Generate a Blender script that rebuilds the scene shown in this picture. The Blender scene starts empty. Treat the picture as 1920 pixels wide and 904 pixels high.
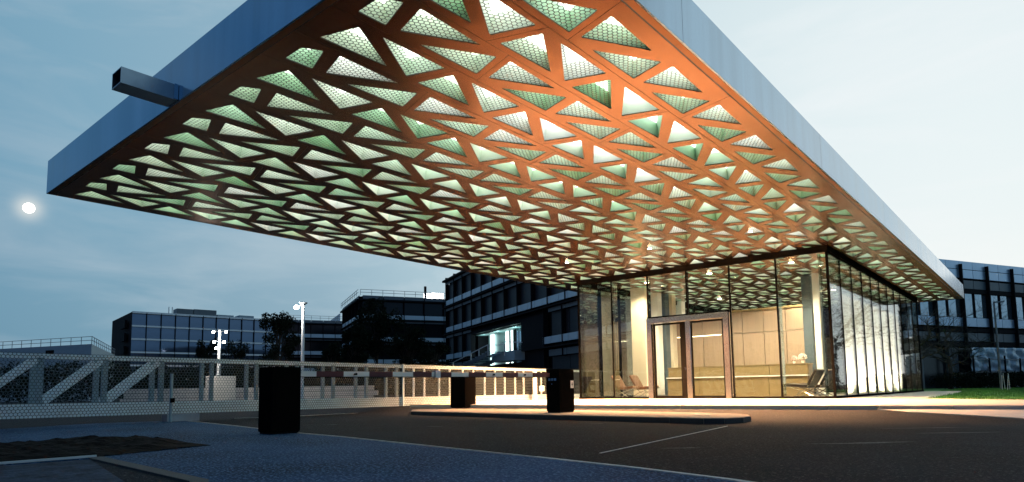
import bpy, bmesh, math, random
from mathutils import Vector, Matrix
from mathutils.geometry import tessellate_polygon
random.seed(7)
S = bpy.context.scene
COL = S.collection
# ------------------------------------------------------------------ camera
YAW, PIT, ROL = -0.7008, 0.0935, -0.0148
FPX, PX0, PY0 = 1198.52, 960.04, 616.91
CAM = Vector((4.9646, -20.5984, 0.4194))
FW = Vector((math.sin(YAW)*math.cos(PIT), math.cos(YAW)*math.cos(PIT), math.sin(PIT)))
_r = Vector((math.cos(YAW), -math.sin(YAW), 0)); _u = _r.cross(FW)
RI = _r*math.cos(ROL) + _u*math.sin(ROL)
UP = -_r*math.sin(ROL) + _u*math.cos(ROL)
cd = bpy.data.cameras.new('camera'); cam = bpy.data.objects.new('camera', cd); COL.objects.link(cam)
cam.matrix_world = Matrix(((RI.x, UP.x, -FW.x, CAM.x), (RI.y, UP.y, -FW.y, CAM.y), (RI.z, UP.z, -FW.z, CAM.z), (0, 0, 0, 1)))
cd.sensor_width = 36; cd.lens = FPX*36/1920; cd.shift_x = 0; cd.shift_y = (PY0-452)/1920
cd.clip_end = 5000; cd.clip_start = 0.05
S.camera = cam
S.view_settings.view_transform = 'Standard'; S.view_settings.look = 'None'
S.view_settings.gamma = 1; S.view_settings.exposure = 0
# ------------------------------------------------------------------ world: dusk sky, bright where the sun went down
BR = Vector((-0.05, 0.97, 0.24)).normalized()
MOON = Vector((-0.951, 0.206, 0.231)).normalized()
W = bpy.data.worlds.new('World'); S.world = W; W.use_nodes = True
nt = W.node_tree; N = nt.nodes; Lk = nt.links; N.clear()
def wn(t, **k):
    n = N.new(t)
    for a, b in k.items(): setattr(n, a, b)
    return n
def ramp(node, pts):
    cr = node.color_ramp
    while len(cr.elements) > 1: cr.elements.remove(cr.elements[-1])
    cr.elements[0].position = pts[0][0]; cr.elements[0].color = (*pts[0][1], 1)
    for p, c in pts[1:]:
        e = cr.elements.new(p); e.color = (*c, 1)
tc = wn('ShaderNodeTexCoord')
dt = wn('ShaderNodeVectorMath', operation='DOT_PRODUCT'); dt.inputs[1].default_value = BR
Lk.new(tc.outputs['Generated'], dt.inputs[0])
ma = wn('ShaderNodeMath', operation='MULTIPLY_ADD'); ma.inputs[1].default_value = 0.5; ma.inputs[2].default_value = 0.5
Lk.new(dt.outputs['Value'], ma.inputs[0])
rp = wn('ShaderNodeValToRGB'); Lk.new(ma.outputs[0], rp.inputs[0])
ramp(rp, [(0.0, (.012, .065, .16)), (0.36, (.020, .105, .26)), (0.56, (.14, .31, .45)), (0.68, (.21, .39, .52)), (0.80, (.30, .46, .57)), (0.90, (.49, .65, .72)), (1.0, (.80, .89, .91))])
# towards the horizon the sky is a little deeper on the side away from the light
sx = wn('ShaderNodeSeparateXYZ'); Lk.new(tc.outputs['Generated'], sx.inputs[0])
mz = wn('ShaderNodeMapRange'); mz.inputs['From Min'].default_value = 0.0; mz.inputs['From Max'].default_value = 0.32
mz.inputs['To Min'].default_value = 0.86; mz.inputs['To Max'].default_value = 1.0; mz.interpolation_type = 'SMOOTHSTEP'
Lk.new(sx.outputs['Z'], mz.inputs['Value'])
ml = wn('ShaderNodeMix', data_type='RGBA', blend_type='MULTIPLY'); 
md = wn('ShaderNodeMapRange'); md.inputs['From Min'].default_value = .75; md.inputs['From Max'].default_value = .95
md.inputs['To Min'].default_value = 1; md.inputs['To Max'].default_value = 0.0
Lk.new(ma.outputs[0], md.inputs['Value']); Lk.new(md.outputs[0], ml.inputs['Factor'])
Lk.new(rp.outputs[0], ml.inputs['A']); Lk.new(mz.outputs[0], ml.inputs['B'])
# thin cloud
mp = wn('ShaderNodeMapping'); mp.inputs['Scale'].default_value = (1.6, 1.6, 6.5); Lk.new(tc.outputs['Generated'], mp.inputs[0])
no = wn('ShaderNodeTexNoise'); no.inputs['Scale'].default_value = 2.3; no.inputs['Detail'].default_value = 7; no.inputs['Roughness'].default_value = .55; no.inputs['Distortion'].default_value = .5
Lk.new(mp.outputs[0], no.inputs['Vector'])
cr = wn('ShaderNodeValToRGB'); ramp(cr, [(0.45, (0, 0, 0)), (0.80, (1, 1, 1))]); Lk.new(no.outputs[0], cr.inputs[0])
cm = wn('ShaderNodeMix', data_type='RGBA', blend_type='MIX')
cf = wn('ShaderNodeMath', operation='MULTIPLY'); cf.inputs[1].default_value = .65; Lk.new(cr.outputs[0], cf.inputs[0])
cc = wn('ShaderNodeValToRGB'); Lk.new(ma.outputs[0], cc.inputs[0])
ramp(cc, [(0.2, (.10, .16, .24)), (0.6, (.34, .46, .56)), (0.8, (.55, .64, .70)), (0.95, (.88, .92, .94))])
Lk.new(cf.outputs[0], cm.inputs['Factor']); Lk.new(ml.outputs['Result'], cm.inputs['A']); Lk.new(cc.outputs[0], cm.inputs['B'])
# veil of light round the moon
dm = wn('ShaderNodeVectorMath', operation='DOT_PRODUCT'); dm.inputs[1].default_value = MOON; Lk.new(tc.outputs['Generated'], dm.inputs[0])
mm = wn('ShaderNodeMapRange'); mm.inputs['From Min'].default_value = .9982; mm.inputs['From Max'].default_value = 1.0
Lk.new(dm.outputs['Value'], mm.inputs['Value'])
mv = wn('ShaderNodeMath', operation='POWER'); mv.inputs[1].default_value = 20; Lk.new(mm.outputs[0], mv.inputs[0])
mo = wn('ShaderNodeMix', data_type='RGBA', blend_type='MIX'); mh = wn('ShaderNodeMath', operation='MULTIPLY'); mh.inputs[1].default_value = .65; Lk.new(mv.outputs[0], mh.inputs[0]); Lk.new(mh.outputs[0], mo.inputs['Factor'])
Lk.new(cm.outputs['Result'], mo.inputs['A']); mo.inputs['B'].default_value = (.95, .93, .85, 1)
bz = wn('ShaderNodeValToRGB'); ramp(bz, [(0.0, (1, 1, 1)), (0.20, (1, 1, 1)), (0.36, (0, 0, 0))])
bc = wn('ShaderNodeValToRGB'); ramp(bc, [(0.0, (.46, .31, .30)), (0.06, (.42, .31, .33)), (0.13, (.15, .25, .38)), (0.3, (.09, .19, .34))]); Lk.new(sx.outputs['Z'], bc.inputs[0]); Lk.new(sx.outputs['Z'], bz.inputs[0])
bt = wn('ShaderNodeMapRange'); bt.inputs['From Min'].default_value = .45; bt.inputs['From Max'].default_value = .2; bt.inputs['To Min'].default_value = 0; bt.inputs['To Max'].default_value = .75; Lk.new(ma.outputs[0], bt.inputs['Value'])
bm = wn('ShaderNodeMath', operation='MULTIPLY'); Lk.new(bz.outputs[0], bm.inputs[0]); Lk.new(bt.outputs[0], bm.inputs[1])
bx = wn('ShaderNodeMix', data_type='RGBA', blend_type='MIX'); Lk.new(bm.outputs[0], bx.inputs['Factor']); Lk.new(mo.outputs['Result'], bx.inputs['A']); Lk.new(bc.outputs[0], bx.inputs['B'])
mo = bx
bg = wn('ShaderNodeBackground'); Lk.new(mo.outputs['Result'], bg.inputs[0]); bg.inputs[1].default_value = 1.0
sk = wn('ShaderNodeTexSky', sky_type='NISHITA'); sk.sun_disc = False
sk.sun_elevation = math.radians(2.5); sk.sun_rotation = math.atan2(BR.x, BR.y)
bs = wn('ShaderNodeBackground'); Lk.new(sk.outputs[0], bs.inputs[0]); bs.inputs[1].default_value = 0.005
ad = wn('ShaderNodeAddShader'); Lk.new(bg.outputs[0], ad.inputs[0]); Lk.new(bs.outputs[0], ad.inputs[1])
wo = wn('ShaderNodeOutputWorld'); Lk.new(ad.outputs[0], wo.inputs[0])
# last light of the sun, very weak, low over the far side
sd = bpy.data.lights.new('sun', 'SUN'); sd.energy = 0.06; sd.angle = math.radians(15); sd.color = (1, .9, .8)
so = bpy.data.objects.new('sun', sd); COL.objects.link(so)
sdir = Vector((-0.05, 0.97, 0.12)).normalized(); so.rotation_euler = sdir.to_track_quat('Z', 'Y').to_euler()
# ------------------------------------------------------------------ helpers
def ray(x, y): return FW + RI*((x-PX0)/FPX) - UP*((y-PY0)/FPX)
def atz(x, y, z): d = ray(x, y); return CAM + d*((z-CAM.z)/d.z)
def aty(x, y, Y): d = ray(x, y); return CAM + d*((Y-CAM.y)/d.y)
def atx(x, y, X): d = ray(x, y); return CAM + d*((X-CAM.x)/d.x)
def dep(x, y, D): return CAM + ray(x, y)*D
def hd(x, y): d = ray(x, y); return Vector((d.x, d.y, 0)).normalized()
def onpl(x, y, P0, u):
    n = Vector((-u.y, u.x, 0)); d = ray(x, y); return CAM + d*((P0-CAM).dot(n)/d.dot(n))

class MB:
    def __init__(s): s.v = []; s.f = []; s.m = []
    def add(s, vs, fs, mi=0):
        o = len(s.v); s.v += [tuple(v) for v in vs]
        for f in fs: s.f.append(tuple(o+i for i in f)); s.m.append(mi)
    def box(s, a, b, mi=0):
        x0, y0, z0 = a; x1, y1, z1 = b
        s.add([(x0, y0, z0), (x1, y0, z0), (x1, y1, z0), (x0, y1, z0), (x0, y0, z1), (x1, y0, z1), (x1, y1, z1), (x0, y1, z1)],
              [(0, 3, 2, 1), (4, 5, 6, 7), (0, 1, 5, 4), (1, 2, 6, 5), (2, 3, 7, 6), (3, 0, 4, 7)], mi)
    def obox(s, P, u, n, l, d, h, mi=0):   # P corner, along u length l, along n depth d, up h
        P = Vector(P); z = Vector((0, 0, 1))
        vs = [P, P+u*l, P+u*l+n*d, P+n*d]; vs += [v+z*h for v in vs]
        s.add(vs, [(0, 3, 2, 1), (4, 5, 6, 7), (0, 1, 5, 4), (1, 2, 6, 5), (2, 3, 7, 6), (3, 0, 4, 7)], mi)
    def bar(s, p, q, w, h=None, mi=0, up=Vector((0, 0, 1))):
        p = Vector(p); q = Vector(q); h = h or w; d = (q-p).normalized()
        if abs(d.dot(up)) > .98: up = Vector((0, 1, 0))
        a = d.cross(up).normalized()*w/2; b = a.cross(d).normalized()*h/2
        vs = [p-a-b, p+a-b, p+a+b, p-a+b, q-a-b, q+a-b, q+a+b, q-a+b]
        s.add(vs, [(0, 3, 2, 1), (4, 5, 6, 7), (0, 1, 5, 4), (1, 2, 6, 5), (2, 3, 7, 6), (3, 0, 4, 7)], mi)
    def tube(s, pts, rs, n=8, mi=0, cap=True):
        pts = [Vector(p) for p in pts]; base = len(s.v); up = Vector((0, 0, 1))
        for i, p in enumerate(pts):
            d = (pts[min(i+1, len(pts)-1)]-pts[max(i-1, 0)]).normalized()
            ref = up if abs(d.dot(up)) < .95 else Vector((1, 0, 0))
            a = d.cross(ref).normalized(); b = a.cross(d)
            r = rs[i] if isinstance(rs, (list, tuple)) else rs
            for k in range(n):
                t = 2*math.pi*k/n; s.v.append(tuple(p+a*math.cos(t)*r+b*math.sin(t)*r))
        for i in range(len(pts)-1):
            for k in range(n):
                a0 = base+i*n+k; a1 = base+i*n+(k+1) % n
                s.f.append((a0, a1, a1+n, a0+n)); s.m.append(mi)
        if cap:
            s.f.append(tuple(base+k for k in range(n))[::-1]); s.m.append(mi)
            e = base+(len(pts)-1)*n; s.f.append(tuple(e+k for k in range(n))); s.m.append(mi)
    def prism(s, poly, z0, z1, mi=0):
        n = len(poly); vs = [(p[0], p[1], z0) for p in poly]+[(p[0], p[1], z1) for p in poly]
        s.add(vs, [tuple(range(n))[::-1], tuple(range(n, 2*n))]+[(i, (i+1) % n, (i+1) % n+n, i+n) for i in range(n)], mi)
    def mesh(s, name, mats, smooth=False):
        me = bpy.data.meshes.new(name); me.from_pydata(s.v, [], s.f)
        for m in (mats if isinstance(mats, (list, tuple)) else [mats]): me.materials.append(m)
        if any(s.m): me.polygons.foreach_set('material_index', s.m)
        if smooth: me.polygons.foreach_set('use_smooth', [True]*len(me.polygons))
        me.update(); return me
    def build(s, name, mats, parent=None, loc=(0, 0, 0), smooth=False, rz=0):
        return put(name, s.mesh(name, mats, smooth), parent, loc, rz)
def put(name, me, parent=None, loc=(0, 0, 0), rz=0):
    o = bpy.data.objects.new(name, me); COL.objects.link(o); o.location = loc
    if rz: o.rotation_euler.z = rz
    if parent: o.parent = parent
    return o
def tag(o, label=None, cat=None, group=None, kind=None):
    if label: o['label'] = label
    if cat: o['category'] = cat
    if group: o['group'] = group
    if kind: o['kind'] = kind
    return o
def thing(name, label, cat, loc=(0, 0, 0), group=None, rz=0):
    return tag(put(name, None, None, loc, rz), label, cat, group)
def lamp(name, kind, loc, energy, color, parent=None, **k):
    d = bpy.data.lights.new(name, kind); d.energy = energy; d.color = color
    for a, b in k.items(): setattr(d, a, b)
    o = bpy.data.objects.new(name, d); COL.objects.link(o); o.location = loc
    if parent: o.parent = parent
    return o
def bevel(o, w=.01, seg=2):
    m = o.modifiers.new('bevel', 'BEVEL'); m.width = w; m.segments = seg; m.limit_method = 'ANGLE'; return o
# ------------------------------------------------------------------ materials
def mat(name, col, rough=.6, metal=0, spec=.5, var=.0, vscale=3, bump=0, bscale=20, emis=None, estr=0, stretch=None, rvar=0, aniso=0):
    m = bpy.data.materials.new(name); m.use_nodes = True; t = m.node_tree; b = t.nodes['Principled BSDF']
    b.inputs['Base Color'].default_value = (*col, 1); b.inputs['Roughness'].default_value = rough
    b.inputs['Metallic'].default_value = metal; b.inputs['Specular IOR Level'].default_value = spec
    if aniso: b.inputs['Anisotropic'].default_value = aniso
    if emis: b.inputs['Emission Color'].default_value = (*emis, 1); b.inputs['Emission Strength'].default_value = estr
    if var or bump or rvar:
        c = t.nodes.new('ShaderNodeTexCoord'); mp = t.nodes.new('ShaderNodeMapping'); t.links.new(c.outputs['Object'], mp.inputs[0])
        if stretch: mp.inputs['Scale'].default_value = stretch
    if var or rvar:
        n = t.nodes.new('ShaderNodeTexNoise'); n.inputs['Scale'].default_value = vscale; n.inputs['Detail'].default_value = 6; n.inputs['Roughness'].default_value = .6
        t.links.new(mp.outputs[0], n.inputs['Vector'])
    if var:
        r = t.nodes.new('ShaderNodeMapRange'); r.inputs['From Min'].default_value = .25; r.inputs['From Max'].default_value = .75
        r.inputs['To Min'].default_value = 1-var; r.inputs['To Max'].default_value = 1+var
        x = t.nodes.new('ShaderNodeVectorMath'); x.operation = 'SCALE'; x.inputs[0].default_value = col
        t.links.new(n.outputs[0], r.inputs['Value']); t.links.new(r.outputs[0], x.inputs['Scale']); t.links.new(x.outputs[0], b.inputs['Base Color'])
    if rvar:
        r2 = t.nodes.new('ShaderNodeMapRange'); r2.inputs['To Min'].default_value = rough-rvar; r2.inputs['To Max'].default_value = rough+rvar
        r2.inputs['From Min'].default_value = .3; r2.inputs['From Max'].default_value = .7
        t.links.new(n.outputs[0], r2.inputs['Value']); t.links.new(r2.outputs[0], b.inputs['Roughness'])
    if bump:
        n2 = t.nodes.new('ShaderNodeTexNoise'); n2.inputs['Scale'].default_value = bscale; n2.inputs['Detail'].default_value = 4
        t.links.new(mp.outputs[0], n2.inputs['Vector'])
        bp = t.nodes.new('ShaderNodeBump'); bp.inputs['Strength'].default_value = bump; bp.inputs['Distance'].default_value = .02
        t.links.new(n2.outputs[0], bp.inputs['Height']); t.links.new(bp.outputs[0], b.inputs['Normal'])
    return m
def emit(name, col, s):
    m = bpy.data.materials.new(name); m.use_nodes = True; t = m.node_tree; t.nodes.clear()
    e = t.nodes.new('ShaderNodeEmission'); e.inputs[0].default_value = (*col, 1); e.inputs[1].default_value = s
    o = t.nodes.new('ShaderNodeOutputMaterial'); t.links.new(e.outputs[0], o.inputs[0]); return m
def glassmat(name, tint=(.93, .97, .95), ior=1.5, boost=1.0, wavy=.0):
    m = bpy.data.materials.new(name); m.use_nodes = True; t = m.node_tree; t.nodes.clear()
    tr = t.nodes.new('ShaderNodeBsdfTransparent'); tr.inputs[0].default_value = (*tint, 1)
    gl = t.nodes.new('ShaderNodeBsdfGlossy'); gl.inputs['Roughness'].default_value = 0.0; gl.inputs[0].default_value = (1, 1, 1, 1)
    fr = t.nodes.new('ShaderNodeFresnel'); fr.inputs[0].default_value = ior
    mu = t.nodes.new('ShaderNodeMath'); mu.operation = 'MULTIPLY'; mu.inputs[1].default_value = boost; mu.use_clamp = True
    mx = t.nodes.new('ShaderNodeMixShader'); o = t.nodes.new('ShaderNodeOutputMaterial')
    t.links.new(fr.outputs[0], mu.inputs[0]); t.links.new(mu.outputs[0], mx.inputs[0]); t.links.new(tr.outputs[0], mx.inputs[1]); t.links.new(gl.outputs[0], mx.inputs[2]); t.links.new(mx.outputs[0], o.inputs[0])
    if wavy:
        c = t.nodes.new('ShaderNodeTexCoord'); n = t.nodes.new('ShaderNodeTexNoise'); n.inputs['Scale'].default_value = 1.6; n.inputs['Detail'].default_value = 2
        mp = t.nodes.new('ShaderNodeMapping'); mp.inputs['Scale'].default_value = (1, 1, 3.5)
        t.links.new(c.outputs['Object'], mp.inputs[0]); t.links.new(mp.outputs[0], n.inputs['Vector'])
        bp = t.nodes.new('ShaderNodeBump'); bp.inputs['Strength'].default_value = wavy; bp.inputs['Distance'].default_value = .02
        t.links.new(n.outputs[0], bp.inputs['Height']); t.links.new(bp.outputs[0], gl.inputs['Normal']); t.links.new(bp.outputs[0], fr.inputs['Normal'])
    return m
def asphalt(name, col, chip, chipn=.62, rough=.75, scale=120):
    m = mat(name, col, rough, var=.75, vscale=.7, bump=.9, bscale=scale, spec=.12); t = m.node_tree; b = t.nodes['Principled BSDF']
    src = b.inputs['Base Color'].links[0].from_socket
    c = t.nodes.new('ShaderNodeTexCoord'); v = t.nodes.new('ShaderNodeTexNoise'); v.inputs['Scale'].default_value = scale*.55; v.inputs['Detail'].default_value = 2
    t.links.new(c.outputs['Object'], v.inputs['Vector'])
    r = t.nodes.new('ShaderNodeMapRange'); r.inputs['From Min'].default_value = chipn-.04; r.inputs['From Max'].default_value = chipn+.04
    t.links.new(v.outputs[0], r.inputs['Value'])
    mx = t.nodes.new('ShaderNodeMix'); mx.data_type = 'RGBA'; t.links.new(r.outputs[0], mx.inputs['Factor']); t.links.new(src, mx.inputs['A']); mx.inputs['B'].default_value = (*chip, 1)
    t.links.new(mx.outputs['Result'], b.inputs['Base Color']); return m
M = {}
M['copper'] = mat('copper_panel', (.46, .205, .095), .22, .78, var=.06, vscale=.8, rvar=.02)
M['copper_lip'] = mat('copper_lip', (.40, .165, .065), .33, .85, var=.10, vscale=.8, rvar=.05)
M['hole_edge_shade'] = mat('panel_edge_shade', (.03, .025, .02), .6)  # near-black colour paints in the shade on the opening rims
M['steel'] = mat('brushed_steel', (.36, .47, .57), .20, 1, var=.22, vscale=1.6, stretch=(1, 1, .08), rvar=.07)
M['steel_dark'] = mat('dull_steel', (.35, .38, .42), .3, 1, var=.15, vscale=4)
M['mesh'] = mat('perforated_black', (.035, .04, .035), .45, .3)
M['black'] = mat('black_powdercoat', (.004, .004, .004), .7, spec=.0, var=.2, vscale=5)
M['blackmat'] = mat('dull_black', (.008, .008, .008), .9, spec=.1)
M['roof'] = mat('roof_membrane', (.12, .12, .12), .9, var=.2)
M['glass'] = glassmat('clear_glass', (.92, .96, .94), 1.5, .75, .06)
M['door_steel'] = mat('satin_steel', (.72, .66, .58), .24, 1, var=.06, vscale=3)
M['conc'] = mat('pale_concrete', (.50, .48, .44), .7, var=.12, vscale=2.5, bump=.25, bscale=60)
M['conc_kerb'] = mat('kerb_concrete', (.30, .31, .32), .75, var=.2, vscale=5, bump=.4, bscale=50)
M['kerb_dark'] = mat('dark_kerb', (.016, .018, .024), .7, var=.25, vscale=6, bump=.4, bscale=50)
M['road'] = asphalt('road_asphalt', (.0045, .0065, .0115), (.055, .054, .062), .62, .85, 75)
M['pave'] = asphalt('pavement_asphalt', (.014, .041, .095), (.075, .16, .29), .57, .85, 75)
M['dirt'] = mat('wet_dirt', (.022, .034, .06), .8, spec=.1, var=.95, vscale=7, bump=1, bscale=30)
M['soil'] = mat('dark_soil', (.005, .004, .004), .95, spec=.1, var=.5, vscale=8, bump=1, bscale=25)
M['galv'] = mat('gate_paint', (.66, .80, .88), .38, .0, var=.12, vscale=4)
M['galv_dark'] = mat('gate_post_paint', (.22, .33, .40), .4, .1, var=.12, vscale=4)
M['galv_sheet'] = mat('gate_sheet', (.075, .10, .11), .42, .3, var=.1, vscale=4)
M['wood'] = mat('interior_wood', (.30, .215, .15), .35, var=.12, vscale=2, stretch=(6, 6, .4))
M['wood2'] = mat('counter_brass', (.50, .37, .19), .25, .6, var=.08, vscale=2)
M['wall_i'] = mat('interior_plaster', (.62, .53, .40), .8, var=.04)
M['white_i'] = mat('white_column', (.85, .82, .76), .6)
M['blue_col'] = mat('slate_column', (.07, .10, .12), .45, var=.1)
M['floor_i'] = mat('interior_floor', (.42, .36, .28), .3, var=.1)
M['blind'] = mat('blind_fabric', (.85, .80, .70), .8, var=.05, vscale=3, stretch=(1, 1, .2))
M['leather_b'] = mat('brown_leather', (.11, .055, .03), .4, var=.1, bump=.3, bscale=40)
M['leather_k'] = mat('black_leather', (.02, .017, .015), .35, bump=.3, bscale=40)
M['chrome'] = mat('chrome', (.8, .78, .74), .12, 1)
M['arm_w'] = mat('arm_white', (.75, .76, .74), .4)
M['arm_r'] = mat('arm_red', (.07, .009, .014), .4)
M['sticker'] = mat('sticker_white', (.8, .8, .76), .5)
M['blue_print'] = mat('blue_print', (.05, .16, .40), .5)
M['grass'] = mat('lawn_grass', (.055, .21, .03), .8, var=.4, vscale=2)
M['leaf'] = mat('dark_foliage', (.014, .019, .012), .9, spec=.03, var=.4, vscale=1.5)
M['bark'] = mat('bark', (.05, .04, .03), .9)
M['b_dark'] = mat('facade_dark', (.008, .008, .011), .8, spec=.15, var=.2)
M['b_glass'] = mat('facade_glass', (.010, .012, .016), .12, 0, .35, var=.2, vscale=.2)
M['b_glass_blue'] = mat('facade_mirror_glass', (.42, .52, .62), .04, .85, 1.0, var=.15, vscale=.15)
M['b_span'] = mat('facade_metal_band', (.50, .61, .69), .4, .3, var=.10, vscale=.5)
M['b_span2'] = mat('facade_metal_band_dull', (.12, .15, .175), .45, .3, var=.15, vscale=.5)
M['b_glass_l'] = mat('facade_far_glass', (.15, .20, .30), .06, .6, 1.0, var=.35, vscale=.12, stretch=(.6, .6, 2.5))
M['b_span_q'] = mat('facade_blue_band', (.48, .62, .80), .3, .6, var=.12, vscale=.6)
M['b_span_w'] = mat('facade_white_band', (.80, .84, .86), .5, 0, var=.08, vscale=.5)
M['b_louv'] = mat('facade_louvre', (.022, .026, .034), .5, .2, var=.35, vscale=1.0, stretch=(2, 2, 8))
M['rail'] = mat('rail_steel', (.16, .18, .20), .4, .6)
M['pole'] = mat('pole_paint', (.75, .76, .76), .45)
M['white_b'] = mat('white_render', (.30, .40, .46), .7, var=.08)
M['tarp'] = mat('silver_sheeting', (.50, .62, .70), .3, .15, var=.25, vscale=3, bump=.6, bscale=6)
M['lampglow'] = emit('lamp_white', (1, .97, .9), 60)
M['down'] = emit('downlight_glow', (1, .80, .52), 60)
M['flood'] = emit('flood_white', (.95, .97, 1), 14)
M['cyan'] = emit('tube_cyan', (.72, 1, .98), 3.5)
M['cyan_wall'] = mat('entrance_wall', (.30, .42, .42), .5)
M['moon'] = emit('moon_face', (1, .98, .92), 4)
M['line'] = mat('worn_line', (.45, .45, .44), .8, var=.3, vscale=20)
M['worn'] = mat('worn_paint', (.10, .11, .13), .9, var=.9, vscale=30)
M['steel_edge'] = mat('steel_edging', (.6, .62, .64), .35, .9)
M['box_w'] = [mat('lightbox_wall_%d' % i, c, .55) for i, c in enumerate([(.52, .74, .55), (.70, .84, .69), (.82, .90, .79), (.88, .91, .86)])]
M['box_e'] = [emit('lightbox_lens_%d' % i, c, s) for i, (c, s) in enumerate([((.70, .92, .66), 2.9), ((.84, .95, .80), 3.5), ((.94, 1, .92), 4.1)])]
# ------------------------------------------------------------------ ground
def sheet(name, poly, z, m, kind='structure', th=None, label=None, cat=None, parent=None):
    b = MB(); b.prism(poly, (z-th) if th else z-.02, z); return tag(b.build(name, m, parent), label, cat, None, kind)
def plinth_y(x): # front edge of the raised forecourt
    pts = [(-30, -9.5), (-9.85, -7.85), (-4.3, -7.36), (1.58, -6.84), (2.33, -6.62), (4.52, -6.14), (14, -4.1), (30, -.6)]
    for (a, ya), (b, yb) in zip(pts, pts[1:]):
        if a <= x <= b: return ya+(yb-ya)*(x-a)/(b-a)
    return pts[-1][1]
def road_z(x, y):
    d = plinth_y(max(-30, min(30, x)))-y
    t = max(0, min(1, (d-.05)/2.0)); t = t*t*(3-2*t)
    return -.085-.115*t
def pave_edge_y(x): # boundary of the blue pavement
    pts = [(-40, -13.2), (-14, -13.8), (-10.57, -14.19), (-6.69, -14.79), (-3.92, -15.3), (-2.39, -15.46), (1.38, -16.08), (2.5, -16.28), (3.32, -16.49), (3.73, -16.65), (6, -17.6), (12, -22), (40, -45)]
    for (a, ya), (b, yb) in zip(pts, pts[1:]):
        if a <= x <= b: return ya+(yb-ya)*(x-a)/(b-a)
    return -50
b = MB(); xs = [-3000, -1000, -400, -150, -80, -50, -30]+[-30+i*.6 for i in range(1, 100)]+[30, 60, 150, 400, 1000, 3000]
ys = [-3000, -600, -120, -50]+[-30+i*.35 for i in range(0, 86)]+[1, 3, 8, 20, 40, 80, 150, 400, 1000, 3000]
for y in ys:
    for x in xs: b.v.append((x, y, road_z(x, y) if (abs(x) < 60 and -60 < y < 5) else (-.2 if y < -5 or x < -9.85 else -.2)))
nx = len(xs)
for j in range(len(ys)-1):
    for i in range(nx-1): b.f.append((j*nx+i, j*nx+i+1, (j+1)*nx+i+1, (j+1)*nx+i)); b.m.append(0)
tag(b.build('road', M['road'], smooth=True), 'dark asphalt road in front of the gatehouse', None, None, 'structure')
# pavement: blue grey asphalt in the foreground, kept clear of the sunken dirt bay
PIT = [(-2.27, -18.40), (.35, -18.56), (2.2, -19.4), (9, -21.8), (9, -32), (-2.8, -32), (-2.36, -19.12)]
pv = [(-10.57, -14.19), (-6.69, -14.79), (-3.92, -15.3), (-2.39, -15.46), (1.38, -16.08), (2.5, -16.28), (3.32, -16.49), (3.73, -16.65), (6, -17.6), (9, -19.9), (9, -21.6), (2.2, -19.3), (.35, -18.48), (-2.2, -18.33), (-2.30, -19.12), (-2.7, -32), (-10.4, -32), (-10.3, -17.5), (-10.9, -15.8)]
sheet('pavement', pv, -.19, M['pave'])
kb = [(-2.30, -18.33), (.35, -18.48), (2.2, -19.3), (9, -21.6), (9, -21.72), (2.15, -19.42), (.33, -18.60), (-2.30, -18.45)]
sheet('kerb', kb, -.184, M['kerb_dark'], th=.3)
sheet('dirt_bay', [(-2.5, -18.4), (2.2, -19.3), (9, -21.7), (9, -32), (-2.5, -32)], -.196, M['dirt'])
pe = [(-10.57, -14.19), (-6.69, -14.79), (-3.92, -15.3), (-2.39, -15.46), (1.38, -16.08), (2.5, -16.28), (3.32, -16.49), (3.73, -16.65), (6, -17.6), (9, -19.9)]
b = MB()
for p, q in zip(pe, pe[1:]): b.bar((p[0], p[1]+.03, -.19), (q[0], q[1]+.03, -.19), .05 if p[0] > 0 else .022, .012)
tag(b.build('pavement_edging', M['line']), None, None, None, 'structure')
b = MB(); b.bar((-2.27, -18.38, -.176), (-2.62, -27, -.176), .022, .02)
tag(b.build('steel_edging_strip', M['steel_edge']), 'thin pale metal edging strip beside the heap of dark soil', 'edging')
# joint lines in the road
b = MB(); b.bar((1.63, -15.38, -.199), (1.08, -10.9, -.199), .018, .006)
for p, q in zip([(-10.31, -13.0), (-10.02, -11.66), (-10.1, -9.99)], [(-10.02, -11.66), (-10.1, -9.99), (-9.83, -7.81)]): b.bar((*p, -.196), (*q, -.19), .03, .01)
tag(b.build('road_joint', M['line']), None, None, None, 'structure')
# small worn marks on the asphalt
rw = random.Random(4)
for px_, py_, l_ in ((1118, 795, .3), (1275, 841, .4), (1600, 832, 1.1), (1735, 803, 1.3), (1800, 812, 1.2), (1660, 830, .7), (815, 800, .3), (620, 797, .35)):
    q = atz(px_, py_, -.2); b = MB(); dv = RI.xy.normalized(); n_ = 9
    z = road_z(q.x, q.y)+.005; P_ = []
    for k in range(n_): t_ = k/(n_-1)-.5; w_ = .035*(1-abs(2*t_)**2)*rw.uniform(.4, 1); P_.append((q.x+dv.x*l_*t_-dv.y*w_, q.y+dv.y*l_*t_+dv.x*w_, z, q.x+dv.x*l_*t_+dv.y*w_, q.y+dv.y*l_*t_-dv.x*w_, z))
    for p_ in P_: b.v += [p_[:3], p_[3:]]
    for k in range(n_-1): b.f.append((2*k, 2*k+1, 2*k+3, 2*k+2)); b.m.append(0)
    tag(b.build('worn_road_mark', M['worn']), kind='structure')
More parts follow.
